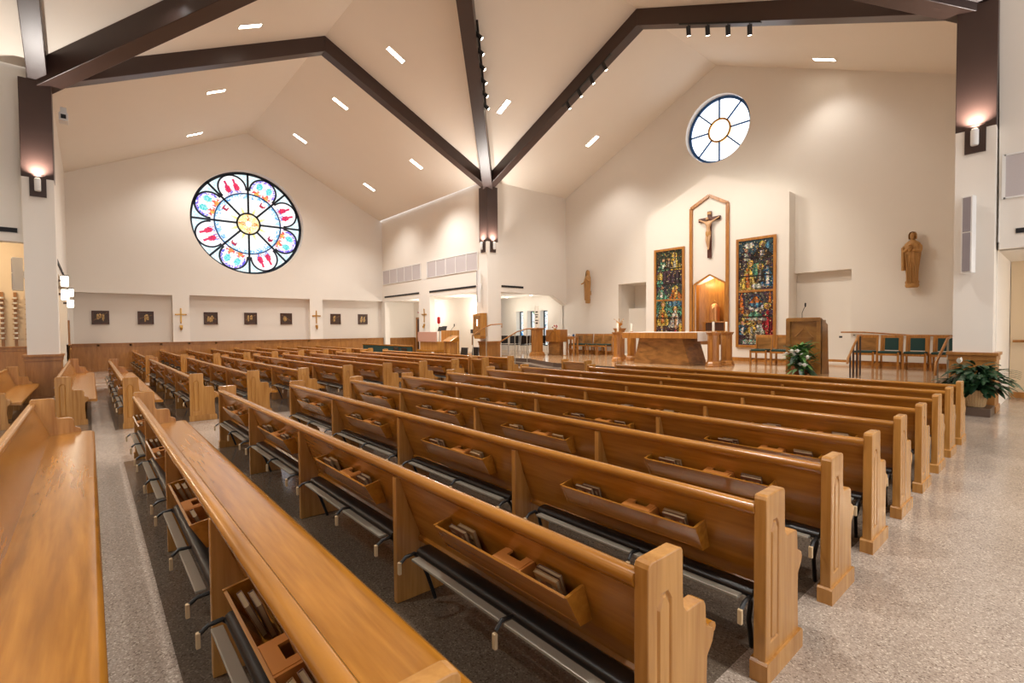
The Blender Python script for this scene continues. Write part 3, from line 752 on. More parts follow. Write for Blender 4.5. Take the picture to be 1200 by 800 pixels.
statue('wall_statue', -3.17, 2.84, 1.5, 'carved wooden statue of a bearded man holding a child, right of the altar wall', False)

# ------------------------------------------------------------------ pews
PITCH = .968
def row_y(i): return -.5+PITCH*i-.05          # back plane of row i (0 = the aisle pew nearest the camera)
END = [(0, 0), (0, .862), (.008, .876), (.024, .882), (.196, .882), (.212, .876), (.22, .862), (.222, .70), (.228, .655), (.246, .634), (.352, .632), (.372, .624), (.386, .60), (.392, .52),
       (.41, .512), (.44, .495), (.452, .465), (.44, .435), (.40, .395), (.396, .30), (.41, 0)]
def end_panel(x, side, parent):
    """side = +1 when the outer face looks to +x"""
    t = .058; xo, xi = x, x-side*t
    # outer face with a routed panel line: a strip with a clipped top
    strip = [(.055, .175), (.055, .71), (.078, .752), (.125, .752), (.145, .72), (.145, .175)]
    if side < 0: pass
    bm = bmesh.new()
    ov = [bm.verts.new((0, u, w)) for u, w in END]; iv = [bm.verts.new((0, u, w)) for u, w in strip]
    es = []
    for vs in (ov, iv): es += [bm.edges.new((vs[i], vs[(i+1) % len(vs)])) for i in range(len(vs))]
    bmesh.ops.triangle_fill(bm, use_beauty=True, edges=es, normal=(1, 0, 0)); bm.verts.index_update()
    pts = [tuple(v.co) for v in bm.verts]; tris = [[v.index for v in f.verts] for f in bm.faces]; bm.free()
    mb = MB(); mb.add([(xo, p[1], p[2]) for p in pts], tris)
    cu, cw = .10, .46
    def ins(d): return [(u+(d if u < cu else -d), w+(d if w < .3 else -d*.9)) for u, w in strip]
    r0, r1, r2 = strip, ins(.007), ins(.017)
    mb.ring([[(xo, u, w) for u, w in r0], [(xo-side*.013, u, w) for u, w in r1], [(xo, u, w) for u, w in r2]], caps=False)
    mb.add([(xo, u, w) for u, w in r2], [tuple(range(len(r2)))])
    n = len(END); mb.add([(xo, u, w) for u, w in END]+[(xi, u, w) for u, w in END], [tuple(range(n, 2*n))]+[(i, (i+1) % n, n+(i+1) % n, n+i) for i in range(n)])
    me = mb.build('end_panel', M['oakv'], parent)
    bm = bmesh.new(); bm.from_mesh(me.data); bmesh.ops.remove_doubles(bm, verts=bm.verts, dist=1e-5); bmesh.ops.recalc_face_normals(bm, faces=bm.faces); bm.to_mesh(me.data); bm.free()
    bv = me.modifiers.new('bevel', 'BEVEL'); bv.width = .006; bv.segments = 2; bv.limit_method = 'ANGLE'; bv.angle_limit = math.radians(60)
    b = MB(); b.prism([(-.012, 0), (-.012, .088), (-.002, .1), (.417, .1), (.43, .088), (.43, 0)], min(xo+side*.012, xi-side*.012), max(xo+side*.012, xi-side*.012), 'x')
    b.build('base_moulding', M['oakv'], me)
    return me
def make_pew(L, bays, name='church_pew', racks=True):
    t = thing(name, (0, 0, 0), None, 'pew'); h = L/2; i0, i1 = -h+.055, h-.055
    b = MB(); b.prism([(.012, .79), (.036, .79), (.2, .365), (.172, .355)], i0, i1, 'x'); b.build('backrest', M['oak'], t)
    b = MB(); b.prism([(.0, .782), (.006, .776), (-.004, .79), (-.012, .80), (-.014, .818), (-.006, .832), (.012, .838), (.04, .836), (.052, .828), (.056, .81), (.05, .79), (.04, .776)], i0, i1, 'x')
    b.build('cap_rail', M['oak'], t, smooth=50)
    b = MB(); b.prism([(.165, .415), (.165, .44), (.5, .452), (.545, .45), (.566, .438), (.574, .42), (.566, .404), (.545, .398), (.5, .405)], i0, i1, 'x')
    b.build('seat', M['oak'], t, smooth=50)
    b = MB(); b.prism([(.15, .35), (.148, .372), (.16, .385), (.19, .385), (.2, .35)], i0, i1, 'x'); b.build('lower_rail', M['oak'], t)
    end_panel(-h, -1, t); end_panel(h, 1, t)
    bw = L/bays
    for k in range(1, bays):
        x = -h+k*bw
        b = MB(); b.prism([(-.004, 0), (-.004, .772), (.028, .772), (.08, .6), (.16, .40), (.5, .396), (.47, .36), (.36, .3), (.33, 0)], x-.021, x+.021, 'x')
        b.build('support', M['oakv'], t, bevel=.005)
    if not racks: return t
    for k in range(bays):
        x0, x1 = -h+k*bw, -h+(k+1)*bw; c = (x0+x1)/2+.09*min(1, bw/1.7); w = min(.46, bw*.34)
        r = MB()
        r.prism([(-.040, .640), (-.029, .644), (.048, .518), (.037, .514)], c-w, c+w, 'x')           # front board
        r.prism([(.037, .512), (.105, .512), (.105, .522), (.04, .522)], c-w, c+w, 'x')              # bottom
        for e in (-1, 1):
            xa, xb = sorted((c+e*w, c+e*(w+.014))); r.prism([(-.043, .646), (.058, .664), (.106, .508), (.034, .508)], xa, xb, 'x')
        ro = r.build('book_rack', M['oak'], t)
        q = MB()
        for dx in (.0, .18): q.prism([(-.028, .642), (.058, .655), (.1, .53), (.045, .53)], c+dx, c+dx+.012, 'x')
        q.prism([(-.027, .634), (-.027, .645), (.02, .652), (.02, .641)], c+.012, c+.18, 'x')
        q.prism([(.02, .641), (.02, .652), (.058, .658), (.058, .647)], c+.012, c+.05, 'x'); q.prism([(.02, .641), (.02, .652), (.058, .658), (.058, .647)], c+.14, c+.18, 'x')
        q.build('card_holder', M['card'], ro)
    for k in range(bays):
        x0, x1 = -h+k*bw+.24, -h+(k+1)*bw-.07
        kn = MB(); kn.prism([(.015, .372), (.008, .385), (.014, .402), (.03, .412), (.085, .414), (.105, .405), (.11, .388), (.1, .372)], x0, x1, 'x')
        ko = kn.build('kneeler', M['black'], t, smooth=50)
        m_ = (x0+x1)/2+.1
        for xa, xb in ((x0+.05, m_-.015), (m_+.015, x1-.04)):
            b = MB(); b.box(xa, xb, -.052, -.004, .376, .390); b.build('kneeler_bar', M['alu'], ko, bevel=.003)
        def arm(path, r=.010):
            a_ = MB(); a_.tube(path, r, 6); a_.build('hinge_arm', M['blackm'], ko, smooth=60)
        for xx in (x0-.02, x1-.01):
            arm([(xx-.06, .18, .03), (xx-.05, .12, .2), (xx-.01, .05, .33), (xx, .01, .375)], .012)
            arm([(xx, .01, .378), (xx, -.05, .372), (xx, -.085, .345)])
        arm([(m_, .02, .39), (m_, -.05, .396), (m_, -.085, .365)])
        for xx in (x0-.02, m_, x1-.01):
            f = MB(); f.box(xx-.011, xx+.011, -.098, -.08, .285, .355); f.build('rubber_foot', M['tan'], ko, bevel=.004)
    return t
ORD = ['first', 'second', 'third', 'fourth', 'fifth', 'sixth', 'seventh', 'eighth', 'ninth', 'tenth', 'eleventh']
PEWS = {}
def put(proto, used, xl, L, y, label, group):
    p = proto if not used else copy_tree(proto)
    p.location = (xl+L/2, y, 0); p['label'] = label; p['group'] = group
    return p
GR, GM, GF = 'pews of the right block', 'pews of the middle block', 'pews of the far block'
RXL, RL = -8.08, 7.14
AISLE = [-.94, -.93, -.925, -.936, -.953, -.974, -.991, -1.009, -1.028, -1.05, -1.065]   # the block tapers a little towards the sanctuary
pr_ = make_pew(RL, 4); n = 0
for i in range(9):
    lab = {0: 'nearest long oak pew at lower left, bare seat and backrest facing the camera aisle',
           1: 'oak pew crossing the lower foreground to the bottom edge, broad shiny seat behind its back'}.get(i) or \
          'oak pew whose panelled end meets the right aisle, %s from the camera' % ORD[i-2]
    Li = AISLE[i]-RXL
    PEWS['R', i] = put(pr_, n, RXL, Li, row_y(i), lab, GR); PEWS['R', i].scale.x = Li/RL; n += 1
ps = make_pew(6.05, 3); n = 0
for i in (9, 10):
    lab = ['shorter oak pew ending at the right aisle, second row before the sanctuary steps', 'frontmost oak pew of the right block, directly before the sanctuary steps'][i-9]
    Li = AISLE[i]+6.98; PEWS['R', i] = put(ps, n, -6.98, Li, row_y(i), lab, GR); PEWS['R', i].scale.x = Li/6.05; n += 1
pt = make_pew(.82, 1, racks=False); put(pt, 0, -8.66, .82, row_y(10), 'very short single oak pew standing left of the frontmost right block pew', GR)
ML = 8.0
pm = make_pew(ML, 4); n = 0
for i in range(0, 9):
    y = row_y(i)+(.07 if i == 0 else 0); xl = -18.75 if i else -19.75
    lab = 'oak pew of the middle block against the left column, its seat facing right' if i == 0 else 'oak pew of the middle block behind the cross aisle, %s from the left column' % ORD[i-1]
    PEWS['M', i] = put(pm, n, xl, ML, y, lab, GM); n += 1
pa = make_pew(7.42, 4); PEWS['M', 9] = put(pa, 0, -18.75, 7.42, row_y(9), 'oak pew of the middle block just behind its frontmost row', GM)
pb = make_pew(.56, 1, racks=False); put(pb, 0, -11.24, .5, row_y(9), 'single seat oak pew at the aisle end of the second middle row', GM)
pc = copy_tree(pm); PEWS['M', 10] = put(pc, 0, -18.75, ML, row_y(10), 'frontmost oak pew of the middle block, before the lectern and choir area', GM)
FL = 6.5
pf_ = make_pew(FL, 4); n = 0
for i in range(2, 11):
    put(pf_, n, -26.6, FL, row_y(i), 'oak pew of the far block under the rose window, %s from the left' % ORD[i-2], GF); n += 1
pv = make_pew(4.3, 3, racks=False); put(pv, 0, -16.4, 4.3, -1.5, 'oak pew at the far left edge in front of the cherry panelling', 'pews at the left edge')

# books in the racks
covers = [(150, 118, 88), (118, 84, 64), (170, 144, 112), (88, 64, 54), (184, 162, 132), (126, 110, 80), (160, 122, 78)]
def make_book(seed):
    r = random.Random(seed); w, hh, th = .066, .15, .020
    cv = r.choice(covers); mb = MB(); mb.box(-w, w, 0, .003, 0, hh); mb.box(-w, w, th-.003, th, 0, hh); mb.box(-w, -w+.003, 0, th, 0, hh); mb.box(-w+.003, w-.004, .003, th-.003, .004, hh-.004, 1)
    # picture on the cover: small colour fields
    cells = [cv]*len(mb.f); nx, nz = 6, 8
    for j in range(nz):
        for i in range(nx):
            a, b2 = -w+.014+(2*w-.028)*i/nx, -w+.014+(2*w-.028)*(i+1)/nx; c, d = .03+(hh-.05)*j/nz, .03+(hh-.05)*(j+1)/nz
            mb.add([(a, -.0006, c), (b2, -.0006, c), (b2, -.0006, d), (a, -.0006, d)], [(0, 1, 2, 3)])
            cells.append(mixc(cv, r.choice([(206, 180, 130), (170, 110, 80), (220, 204, 170), (90, 60, 50), (150, 130, 100)]), .7))
    o = mb.build('hymnal', [M['cover'], M['pageedge']])
    ca = o.data.color_attributes.new('Col', 'FLOAT_COLOR', 'CORNER')
    for p, c in zip(o.data.polygons, cells):
        for li in p.loop_indices: ca.data[li].color = srgb(*c)
    return o
protos = [make_book(s) for s in range(5)]; usedb = [0]*5
POS = {('R', 1): 'the lower foreground pew'}
for i in range(2, 9): POS['R', i] = 'the %s right aisle pew' % ORD[i-2]
for i in range(1, 10): POS['M', i] = 'the %s middle block pew' % ORD[i-1]
RK = ['farthest', 'second farthest', 'third farthest', 'nearest']
for (blk, i), p in sorted(PEWS.items()):
    if (blk, i) not in POS or (blk == 'R' and i > 6) or (blk == 'M' and i > 8): continue
    L, bays = (RL, 4) if blk == 'R' else (ML, 4)
    bw = L/bays
    for k in range(4):
        c = -L/2+(k+.5)*bw+.09; rb = random.Random(i*17+k*5+(100 if blk == 'M' else 0))
        spots = [(-.30, 0), (-.27, 1), (.33, 0)] if blk == 'R' else [(-.28, 0), (.31, 0)]
        if blk == 'R' and rb.random() < .5: spots.append((.315, 1))
        nm = {(-.30, 0): 'front left', (-.27, 1): 'back left', (.33, 0): 'front right', (.315, 1): 'back right', (-.28, 0): 'left', (.31, 0): 'right'}
        for sx, lay in spots:
            q = rb.randrange(5); b = protos[q] if not usedb[q] else protos[q].copy()
            if usedb[q]: COL.objects.link(b)
            usedb[q] = 1
            b.location = p.location+Vector((c+sx, .047+lay*.024, .5245)); b.rotation_euler = (math.radians(24 if lay == 0 else 20), 0, 0)
            tag(b, 'hymnal %s in the %s rack of %s' % (nm[sx, lay], RK[k], POS[blk, i]), 'book', 'hymnals in the pew racks')

# ------------------------------------------------------------------ sanctuary furniture
PZ = .45
al = thing('altar', (-9.05, 14.4, PZ), 'broad wooden altar with burl front and golden table top in the middle of the sanctuary', 'altar')
b = MB(); b.prism([(-1.05, 0), (1.05, 0), (.78, .86), (-.83, .86)], -.12, .95, 'y'); b.build('base', M['burl'], al, bevel=.008)
b = MB(); b.box(-1.42, 1.34, -.28, 1.12, .86, 1.05); b.build('table_top', M['sanct'], al, bevel=.01)
cl = thing('altar_cloth', (-9.05, 14.4, PZ+1.052), 'white linen cloth lying over the altar and hanging down its right end', 'cloth')
b = MB(); b.box(-1.42, 1.36, -.2, 1.0, 0, .012); b.box(1.346, 1.362, -.2, 1.0, -.27, .006); b.box(-1.436, -1.421, -.2, 1.0, -.2, .006); b.build('linen', M['cloth'], cl)

def pedestal(x, y, h, r, label, group, mat='sanct', n=8):
    t = thing('candle_pedestal', (x, y, PZ), label, 'pedestal', group)
    k = math.cos(PI/8) if n == 8 else math.cos(PI/4); R = r/k; ro = PI/8 if n == 8 else PI/4
    MB().lathe([(R*1.28, 0), (R*1.28, .05), (R*1.15, .075), (R*1.2, .10), (R*1.02, .15), (R*.97, .17)], n=n, rot=ro).build('foot', M[mat], t, bevel=.004)
    MB().lathe([(R*.92, .16), (R*.92, h-.08)], n=n, rot=ro).build('shaft', M[mat], t, bevel=.006)
    MB().lathe([(R*.95, h-.09), (R*1.1, h-.06), (R*1.1, h-.035), (R*1.22, h-.02), (R*1.22, h)], n=n, rot=ro).build('top', M[mat], t, bevel=.004)
    if n == 8:
        f = MB()
        for q in range(8):
            a = PI/4*q; c, s = math.cos(a), math.sin(a); d = r*.92; w = r*.2
            pts = [(c*(d+.004)-s*u, s*(d+.004)+c*u, z) for u, z in ((-w, .26), (w, .26), (w, h-.22), (-w, h-.22))]
            f.add(pts+[(px-c*.02, py-s*.02, pz) for px, py, pz in pts], [(0, 1, 2, 3), (0, 4, 5, 1), (1, 5, 6, 2), (2, 6, 7, 3), (3, 7, 4, 0)])
        f.build('inset_panels', M[mat], t)
    return t
def candle(x, y, z, h, r, label, group):
    t = thing('altar_candle', (x, y, z), label, 'candle', group)
    MB().lathe([(r, .0), (r, h-.01), (r*.8, h)], n=16).build('wax', M['wax'], t, smooth=40)
    MB().tube([(0, 0, h-.005), (0, 0, h+.02)], .004, 6).build('wick', M['blackm'], t)
    MB().lathe([(r*1.5, -.006+.006), (r*1.5, .014), (r*1.05, .02)], n=16).build('dish', M['gold'], t)
for x, y, w in ((-10.98, 14.55, 'front left'), (-11.02, 15.45, 'rear left'), (-7.35, 14.5, 'front right'), (-7.35, 15.35, 'rear right')):
    pedestal(x, y, 1.06, .17, 'eight-sided golden oak pedestal at the %s of the altar' % w, 'candle pedestals around the altar')
    candle(x, y, PZ+1.062, .32, .035, 'white candle on the %s altar pedestal' % w, 'altar candles')
pedestal(-11.72, 15.65, 1.2, .15, 'square oak pedestal with a golden plant stand left of the altar', 'square pedestals', n=4)
urn = thing('golden_urn', (-11.72, 15.65, PZ+1.202), 'golden vase with sprouting golden leaves on the square pedestal', 'vase')
MB().lathe([(.07, 0), (.075, .02), (.03, .05), (.03, .08), (.1, .13), (.12, .18), (.10, .2)], n=16).build('bowl', M['gold'], urn, smooth=40)
lf = MB()
for k in range(9):
    a = 2*PI*k/9+.3; r = .1+.05*(k % 3); hh = .25+.05*((k*2) % 4)
    lf.tube([(0, 0, .17), (.5*r*math.cos(a), .5*r*math.sin(a), hh*.8), (r*math.cos(a), r*math.sin(a), hh)], .012, 6, r2=.004); lf.ball((r*math.cos(a), r*math.sin(a), hh), .02, 6, 4)
lf.build('leaves', M['gold'], urn)
pedestal(-16.06, 15.35, 1.24, .2, 'square oak pedestal carrying the tall paschal candle near the middle column', 'square pedestals', n=4)
pc_ = thing('paschal_candle', (-16.06, 15.35, PZ+1.242), 'tall white paschal candle with dark marks on its square pedestal', 'candle')
MB().lathe([(.095, 0), (.095, 1.0), (.08, 1.02)], n=20).build('wax', M['wax'], pc_, smooth=40)
for z, w, hh in ((.72, .05, .06), (.60, .07, .05), (.50, .045, .06), (.34, .07, .05), (.22, .05, .07)):
    a = -PI*.28; mk = MB()
    mk.ring([[(.098*math.cos(a+q*w/.095*1.1), .098*math.sin(a+q*w/.095*1.1), zz) for q in (-1, -.3, .3, 1)] for zz in (z-hh/2, z+hh/2)], closed=False, caps=False)
    mk.build('marking', M['candle_mark'], pc_)
ft = thing('baptismal_font', (-15.66, 16.0, PZ), 'square wooden font with wide burl upper block on a narrower base, beside the paschal candle', 'font')
b = MB(); b.box(-.37, .37, 0, .40, 0, .06); b.box(-.34, .34, .03, .37, .06, .60); b.build('base', M['burl'], ft, bevel=.008)
b = MB(); b.box(-.46, .46, -.04, .44, .60, 1.16); b.build('upper_block', M['sanct'], ft, bevel=.01)
b = MB()
flatbar(b, (-.4, .7), (.0, 1.1), .02, .01, lambda u, w, t: (u, -.04-t, w)); flatbar(b, (.0, 1.1), (.4, .8), .02, .01, lambda u, w, t: (u, -.04-t, w)); b.build('inlay', M['burl'], ft)
fw = thing('flower_bowl', (-15.75, 16.2, PZ+1.162), 'small bowl of red flowers on the wooden font', 'flowers')
MB().lathe([(.06, 0), (.09, .05), (.085, .06)], n=14).build('bowl', M['gold'], fw)
b = MB()
for k in range(6): b.ball((.08*math.cos(k), .08*math.sin(k*1.7), .11+.04*(k % 3)), .03, 8, 6)
b.build('blossoms', M['red'], fw)
candle(-15.07, 16.1, PZ, .60, .055, 'stout white candle on the floor between the font and the small table', 'floor candles')
st = thing('credence_table', (-14.83, 16.35, PZ), 'small oak side table with bottles right of the font', 'table')
b = MB(); b.box(-.24, .24, -.16, .16, .80, .85); b.build('table_top', M['sanct'], st, bevel=.006)
for x in (-.2, .2):
    for y in (-.12, .12): MB().box(x-.03, x+.03, y-.03, y+.03, 0, .80).build('leg', M['sanct'], st, bevel=.004)
MB().box(-.19, .19, -.11, .11, .28, .31).build('lower_shelf', M['sanct'], st)
MB().box(-.2, .2, -.145, -.125, .72, .80).build('apron', M['sanct'], st)
for k, (dx, mt, hh, nm) in enumerate(((-.16, 'white', .13, 'white'), (-.03, 'white', .1, 'small white'), (.12, 'lead2', .12, 'blue'))):
    o = MB().lathe([(.045, 0), (.05, .02), (.05, hh*.6), (.02, hh*.8), (.022, hh)], n=12).build('cruet', M[mt], None, smooth=40)
    o.location = (-14.83+dx, 16.3, PZ+.851); tag(o, '%s cruet standing on the small side table by the font' % nm, 'bottle', 'cruets on the side table')

def make_chair(green_back):
    t = thing('sanctuary_chair', (0, 0, 0), None, 'chair')          # faces -y
    w, d = .235, .24
    for s in (-1, 1):
        MB().box(s*w-.025, s*w+.025, -d, -d+.05, 0, .47).build('leg', M['sanct'], t, bevel=.004)
        b = MB(); b.prism([(d-.05, 0), (d, 0), (d, .45), (d+.07, .95), (d+.025, .95), (d-.05, .45)], s*w-.025, s*w+.025, 'x'); b.build('leg', M['sanct'], t, bevel=.004)
        MB().box(s*w-.02, s*w+.02, -d+.04, d-.04, .16, .20).build('stretcher', M['sanct'], t)
    for y0_, y1_, z0_, z1_ in ((-d, -d+.03, .38, .44), (d-.04, d-.01, .38, .44)): MB().box(-w, w, y0_, y1_, z0_, z1_).build('apron', M['sanct'], t)
    MB().box(-w, w, -.015, .015, .16, .2).build('stretcher', M['sanct'], t)
    MB().box(-w+.01, w-.01, -d-.01, d-.045, .44, .50).build('seat_pad', M['green'], t, bevel=.018)
    b = MB(); b.prism([(d+.015, .86), (d+.055, .86), (d+.072, .95), (d+.03, .95)], -w, w, 'x'); b.build('top_rail', M['sanct'], t, bevel=.004)
    if green_back:
        b = MB(); b.prism([(d-.015, .52), (d+.03, .52), (d+.06, .87), (d+.012, .87)], -w+.075, w-.075, 'x'); b.build('back_pad', M['green'], t, bevel=.012)
        for s in (-1, 1):
            b = MB(); b.prism([(d-.02, .47), (d+.015, .47), (d+.05, .87), (d+.015, .87)], s*(w-.05)-.025, s*(w-.05)+.025, 'x'); b.build('back_stile', M['sanct'], t)
    else:
        b = MB(); b.prism([(d-.01, .50), (d+.02, .50), (d+.05, .87), (d+.02, .87)], -w+.02, w-.02, 'x'); b.build('back_panel', M['burl'], t, bevel=.003)
    return t
ga = make_chair(True); gb = make_chair(False)
seats = [(gb, -4.07, 17.05, 'wooden backed sanctuary chair with green seat behind the slanted handrail, first of four', 'chairs right of the ambo'),
         (ga, -3.50, 17.05, 'green padded sanctuary chair against the right wall, second of four'+' from the ambo', 'chairs right of the ambo'),
         (ga, -2.92, 17.05, 'green padded sanctuary chair, third of four from the ambo, papers on its seat', 'chairs right of the ambo'),
         (ga, -2.34, 17.05, 'green padded sanctuary chair nearest the right column, half behind the handrail', 'chairs right of the ambo'),
         (gb, -6.68, 16.3, 'wooden backed chair below the wide stained glass panel, left of the ambo', 'chairs left of the ambo'),
         (gb, -6.08, 16.35, 'wooden backed chair half hidden behind the left side of the ambo', 'chairs left of the ambo'),
         (gb, -15.63, 17.5, 'wooden backed chair under the veiled statue, leftmost of four', 'chairs under the veiled statue'),
         (gb, -15.08, 17.5, 'wooden backed chair under the veiled statue, second of four', 'chairs under the veiled statue'),
         (gb, -14.48, 17.5, 'wooden backed chair under the veiled statue, third of four', 'chairs under the veiled statue'),
         (gb, -13.92, 17.5, 'wooden backed chair under the veiled statue, rightmost beside the square pedestal', 'chairs under the veiled statue')]
cnt = {}
for p, x, y, lab, gr in seats:
    o = p if id(p) not in cnt else copy_tree(p); cnt[id(p)] = 1
    o.location = (x, y, PZ); o['label'] = lab; o['group'] = gr
pp = MB().box(-.09, .09, -.06, .06, 0, .012).build('leaflet', M['pageedge']); pp.location = (-2.92, 16.95, PZ+.503); tag(pp, 'folded paper lying on the third green chair', 'paper')

# ambo
ab = thing('ambo', (-4.68, 14.0, PZ), 'tall dark oak ambo with framed front panel behind the white flowers', 'lectern')
b = MB(); b.box(-.36, .36, .02, .5, .03, 1.38); b.build('body', M['ambow'], ab)
b = MB()
for s in (-1, 1): b.box(s*.36-.05, s*.36+.05, -.04, .06, 0, 1.4)
b.box(-.40, .40, -.045, .06, 1.34, 1.43); b.box(-.36, .36, -.02, .06, 0, .12); b.build('front_frame', M['ambow'], ab, bevel=.008)
b = MB()
for s in (-1, 1): b.prism([(-.02, 0), (.62, 0), (.55, .35), (.5, 1.2), (.5, 1.26), (.02, 1.42), (-.02, 1.42)], s*.38-.03, s*.38+.03, 'x')
b.build('side_panel', M['ambow'], ab, bevel=.006)
b = MB(); b.prism([(.0, 1.41), (.52, 1.24), (.52, 1.27), (.0, 1.44)], -.38, .38, 'x'); b.build('reading_desk', M['ambow'], ab)
b = MB(); F2 = lambda u, w, t: (u, .02-t, w)
flatbar(b, (-.22, .92), (0, 1.18), .03, .02, F2); flatbar(b, (.22, .92), (0, 1.18), .03, .02, F2); flatbar(b, (-.22, .92), (.22, .92), .03, .02, F2); b.build('triangle_relief', M['burl'], ab)
def mic(x, y, z, h, lean, label):
    t = thing('microphone', (x, y, z), label, 'microphone')
    MB().lathe([(.03, 0), (.03, .015), (.01, .02)], n=12).build('base', M['blackm'], t)
    MB().tube([(0, 0, .015), (0, 0, h*.5), (lean*.5, 0, h*.8), (lean, 0, h)], .007, 8).build('gooseneck', M['blackm'], t)
    MB().lathe([(.012, 0), (.02, .03), (.02, .10), (.008, .11)], (lean*1.08, 0, h-.01), 10).build('capsule', M['blackm'], t, smooth=40)
mic(-4.78, 14.2, PZ+1.41, .32, .07, 'slim black gooseneck microphone on the ambo')

# leaf helper for plants
def leaf(mb, base, az, length, width, lift, droop, mi=0):
    n = 6; c, s = math.cos(az), math.sin(az); L_, R_ = [], []
    for i in range(n+1):
        t = i/n; r = length*(t*.95); z = length*(lift*t-droop*t*t); w = width*math.sin(PI*min(.98, t*.93+.04))*.5
        x, y = base[0]+c*r, base[1]+s*r
        L_.append((x-s*w, y+c*w, base[2]+z-.15*w)); R_.append((x+s*w, y-c*w, base[2]+z-.15*w)); 
    mid = [((a[0]+b[0])/2, (a[1]+b[1])/2, a[2]+.18*width*.5) for a, b in zip(L_, R_)]
    vs = L_+mid+R_; k = n+1; fs = []
    for i in range(n):
        fs.append((i, i+1, k+i+1, k+i)); fs.append((k+i, k+i+1, 2*k+i+1, 2*k+i))
    mb.add(vs, fs, mi)
fl = thing('flower_arrangement', (-4.55, 13.42, PZ), 'white and green flower arrangement in a clay pot before the ambo', 'flowers')
MB().lathe([(.12, 0), (.17, .05), (.19, .2), (.2, .22), (.17, .22)], n=20).build('pot', M['clay'], fl, smooth=40)
lf, lf2, wf = MB(), MB(), MB(); R_ = random.Random(5)
for k in range(130):
    az = R_.uniform(0, 2*PI); el = R_.uniform(-.5, 1.3); z = .15+R_.uniform(0, .58); rr = R_.uniform(.0, .16)*(1-z*.6)
    leaf(lf if k % 5 < 2 else lf2, (rr*math.cos(az), rr*math.sin(az), z), az, R_.uniform(.2, .38), R_.uniform(.09, .15), el, .5)
for k in range(6): leaf(lf, (.1*math.cos(k), .1*math.sin(k), .2), R_.uniform(-PI, .2), .5, .1, -.1, .5)
for k in range(8): leaf(lf2, (.05*math.cos(k), .05*math.sin(k), .5+.02*k), k*2.4, .2, .1, 1.4, .7)
fl_spots = []
for k in range(13):
    az = R_.uniform(-PI, .3); r = R_.uniform(.12, .36); z = R_.uniform(.22, .62)
    for q in range(9): leaf(wf, (r*math.cos(az), r*math.sin(az), z), q*2*PI/9, .085, .06, .7, .3)
    wf.ball((r*math.cos(az), r*math.sin(az), z+.02), .045, 8, 6)
lf.build('dark_leaves', M['leaf'], fl, smooth=60); lf2.build('light_leaves', M['leaf2'], fl, smooth=60); wf.build('blossoms', M['petal'], fl, smooth=60)
lp = MB()
for k in range(4): leaf(lp, (.05*k-.1, -.05, .62+.03*k), -1.2+k*.5, .16, .09, 1.2, .5)
lp.build('lily_buds', M['leaf2'], fl, smooth=60)
pl_ = thing('potted_peace_lily', (-1.27, 12.72-.18, .0), 'dark green peace lily in a wicker basket at the foot of the right column', 'plant')
struct(MB().box(-2.7, -1.03, 12.2, 12.86, 0, .15).build('trim_6', M['riser'], bevel=.008))
pl_.location = (-1.26, 12.47, .152)
b = MB(); b.lathe([(.125, 0), (.135, .02), (.175, .29), (.18, .31), (.16, .31)], n=28); b.build('basket', M['basket'], pl_, smooth=40)
b = MB()
for k in range(26):
    a = 2*PI*k/26; b.tube([(.132*math.cos(a), .132*math.sin(a), .015), (.157*math.cos(a), .157*math.sin(a), .15), (.182*math.cos(a), .182*math.sin(a), .305)], .008, 5)
b.build('wicker_ribs', M['basket'], pl_)
R_ = random.Random(11); lf = MB(); stem = MB()
for k in range(230):
    az = R_.uniform(0, 2*PI); r = R_.uniform(.05, .40)*(.75 if math.sin(az) > 0 else 1); el = R_.uniform(0, 1)
    z = .36+.42*el*math.sqrt(max(.05, 1-(r/.46)**2)); lift = R_.uniform(-.5, .6)+el*.4
    bx, by = r*math.cos(az), min(.16, r*math.sin(az))
    if k % 3 == 0: stem.tube([(bx*.2, by*.2, .28), (bx*.7, by*.7, z*.9), (bx, by, z)], .004, 5)
    a_ = az+R_.uniform(-.5, .5)
    if by > .05: a_ = -abs(math.remainder(a_, 2*PI))
    leaf(lf, (bx, by, z), a_, R_.uniform(.18, .3), R_.uniform(.085, .13), lift, R_.uniform(.4, .9))
for k in range(5): leaf(lf, (.28, -.02*k-.05, .55+.03*k), -.3+.1*k, .34, .055, .5, .5)
lf.build('leaves', M['leaf'], pl_, smooth=60); stem.build('stems', M['leaf'], pl_)
for (x, y, z) in ((-.22, -.1, .85), (-.36, -.12, .42), (-.3, -.2, .36), (.3, -.1, .42)):
    s = MB(); s.tube([(x*.3, y*.3, .3), (x*.8, y*.8, z*.7), (x, y, z-.04)], .004, 5); leaf(s, (x, y, z-.06), 1.2, .07, .07, 1.9, .2, 1); leaf(s, (x, y, z-.06), -1.6, .06, .07, 2.1, .2, 1); s.build('white_flower', [M['leaf'], M['petal']], pl_)

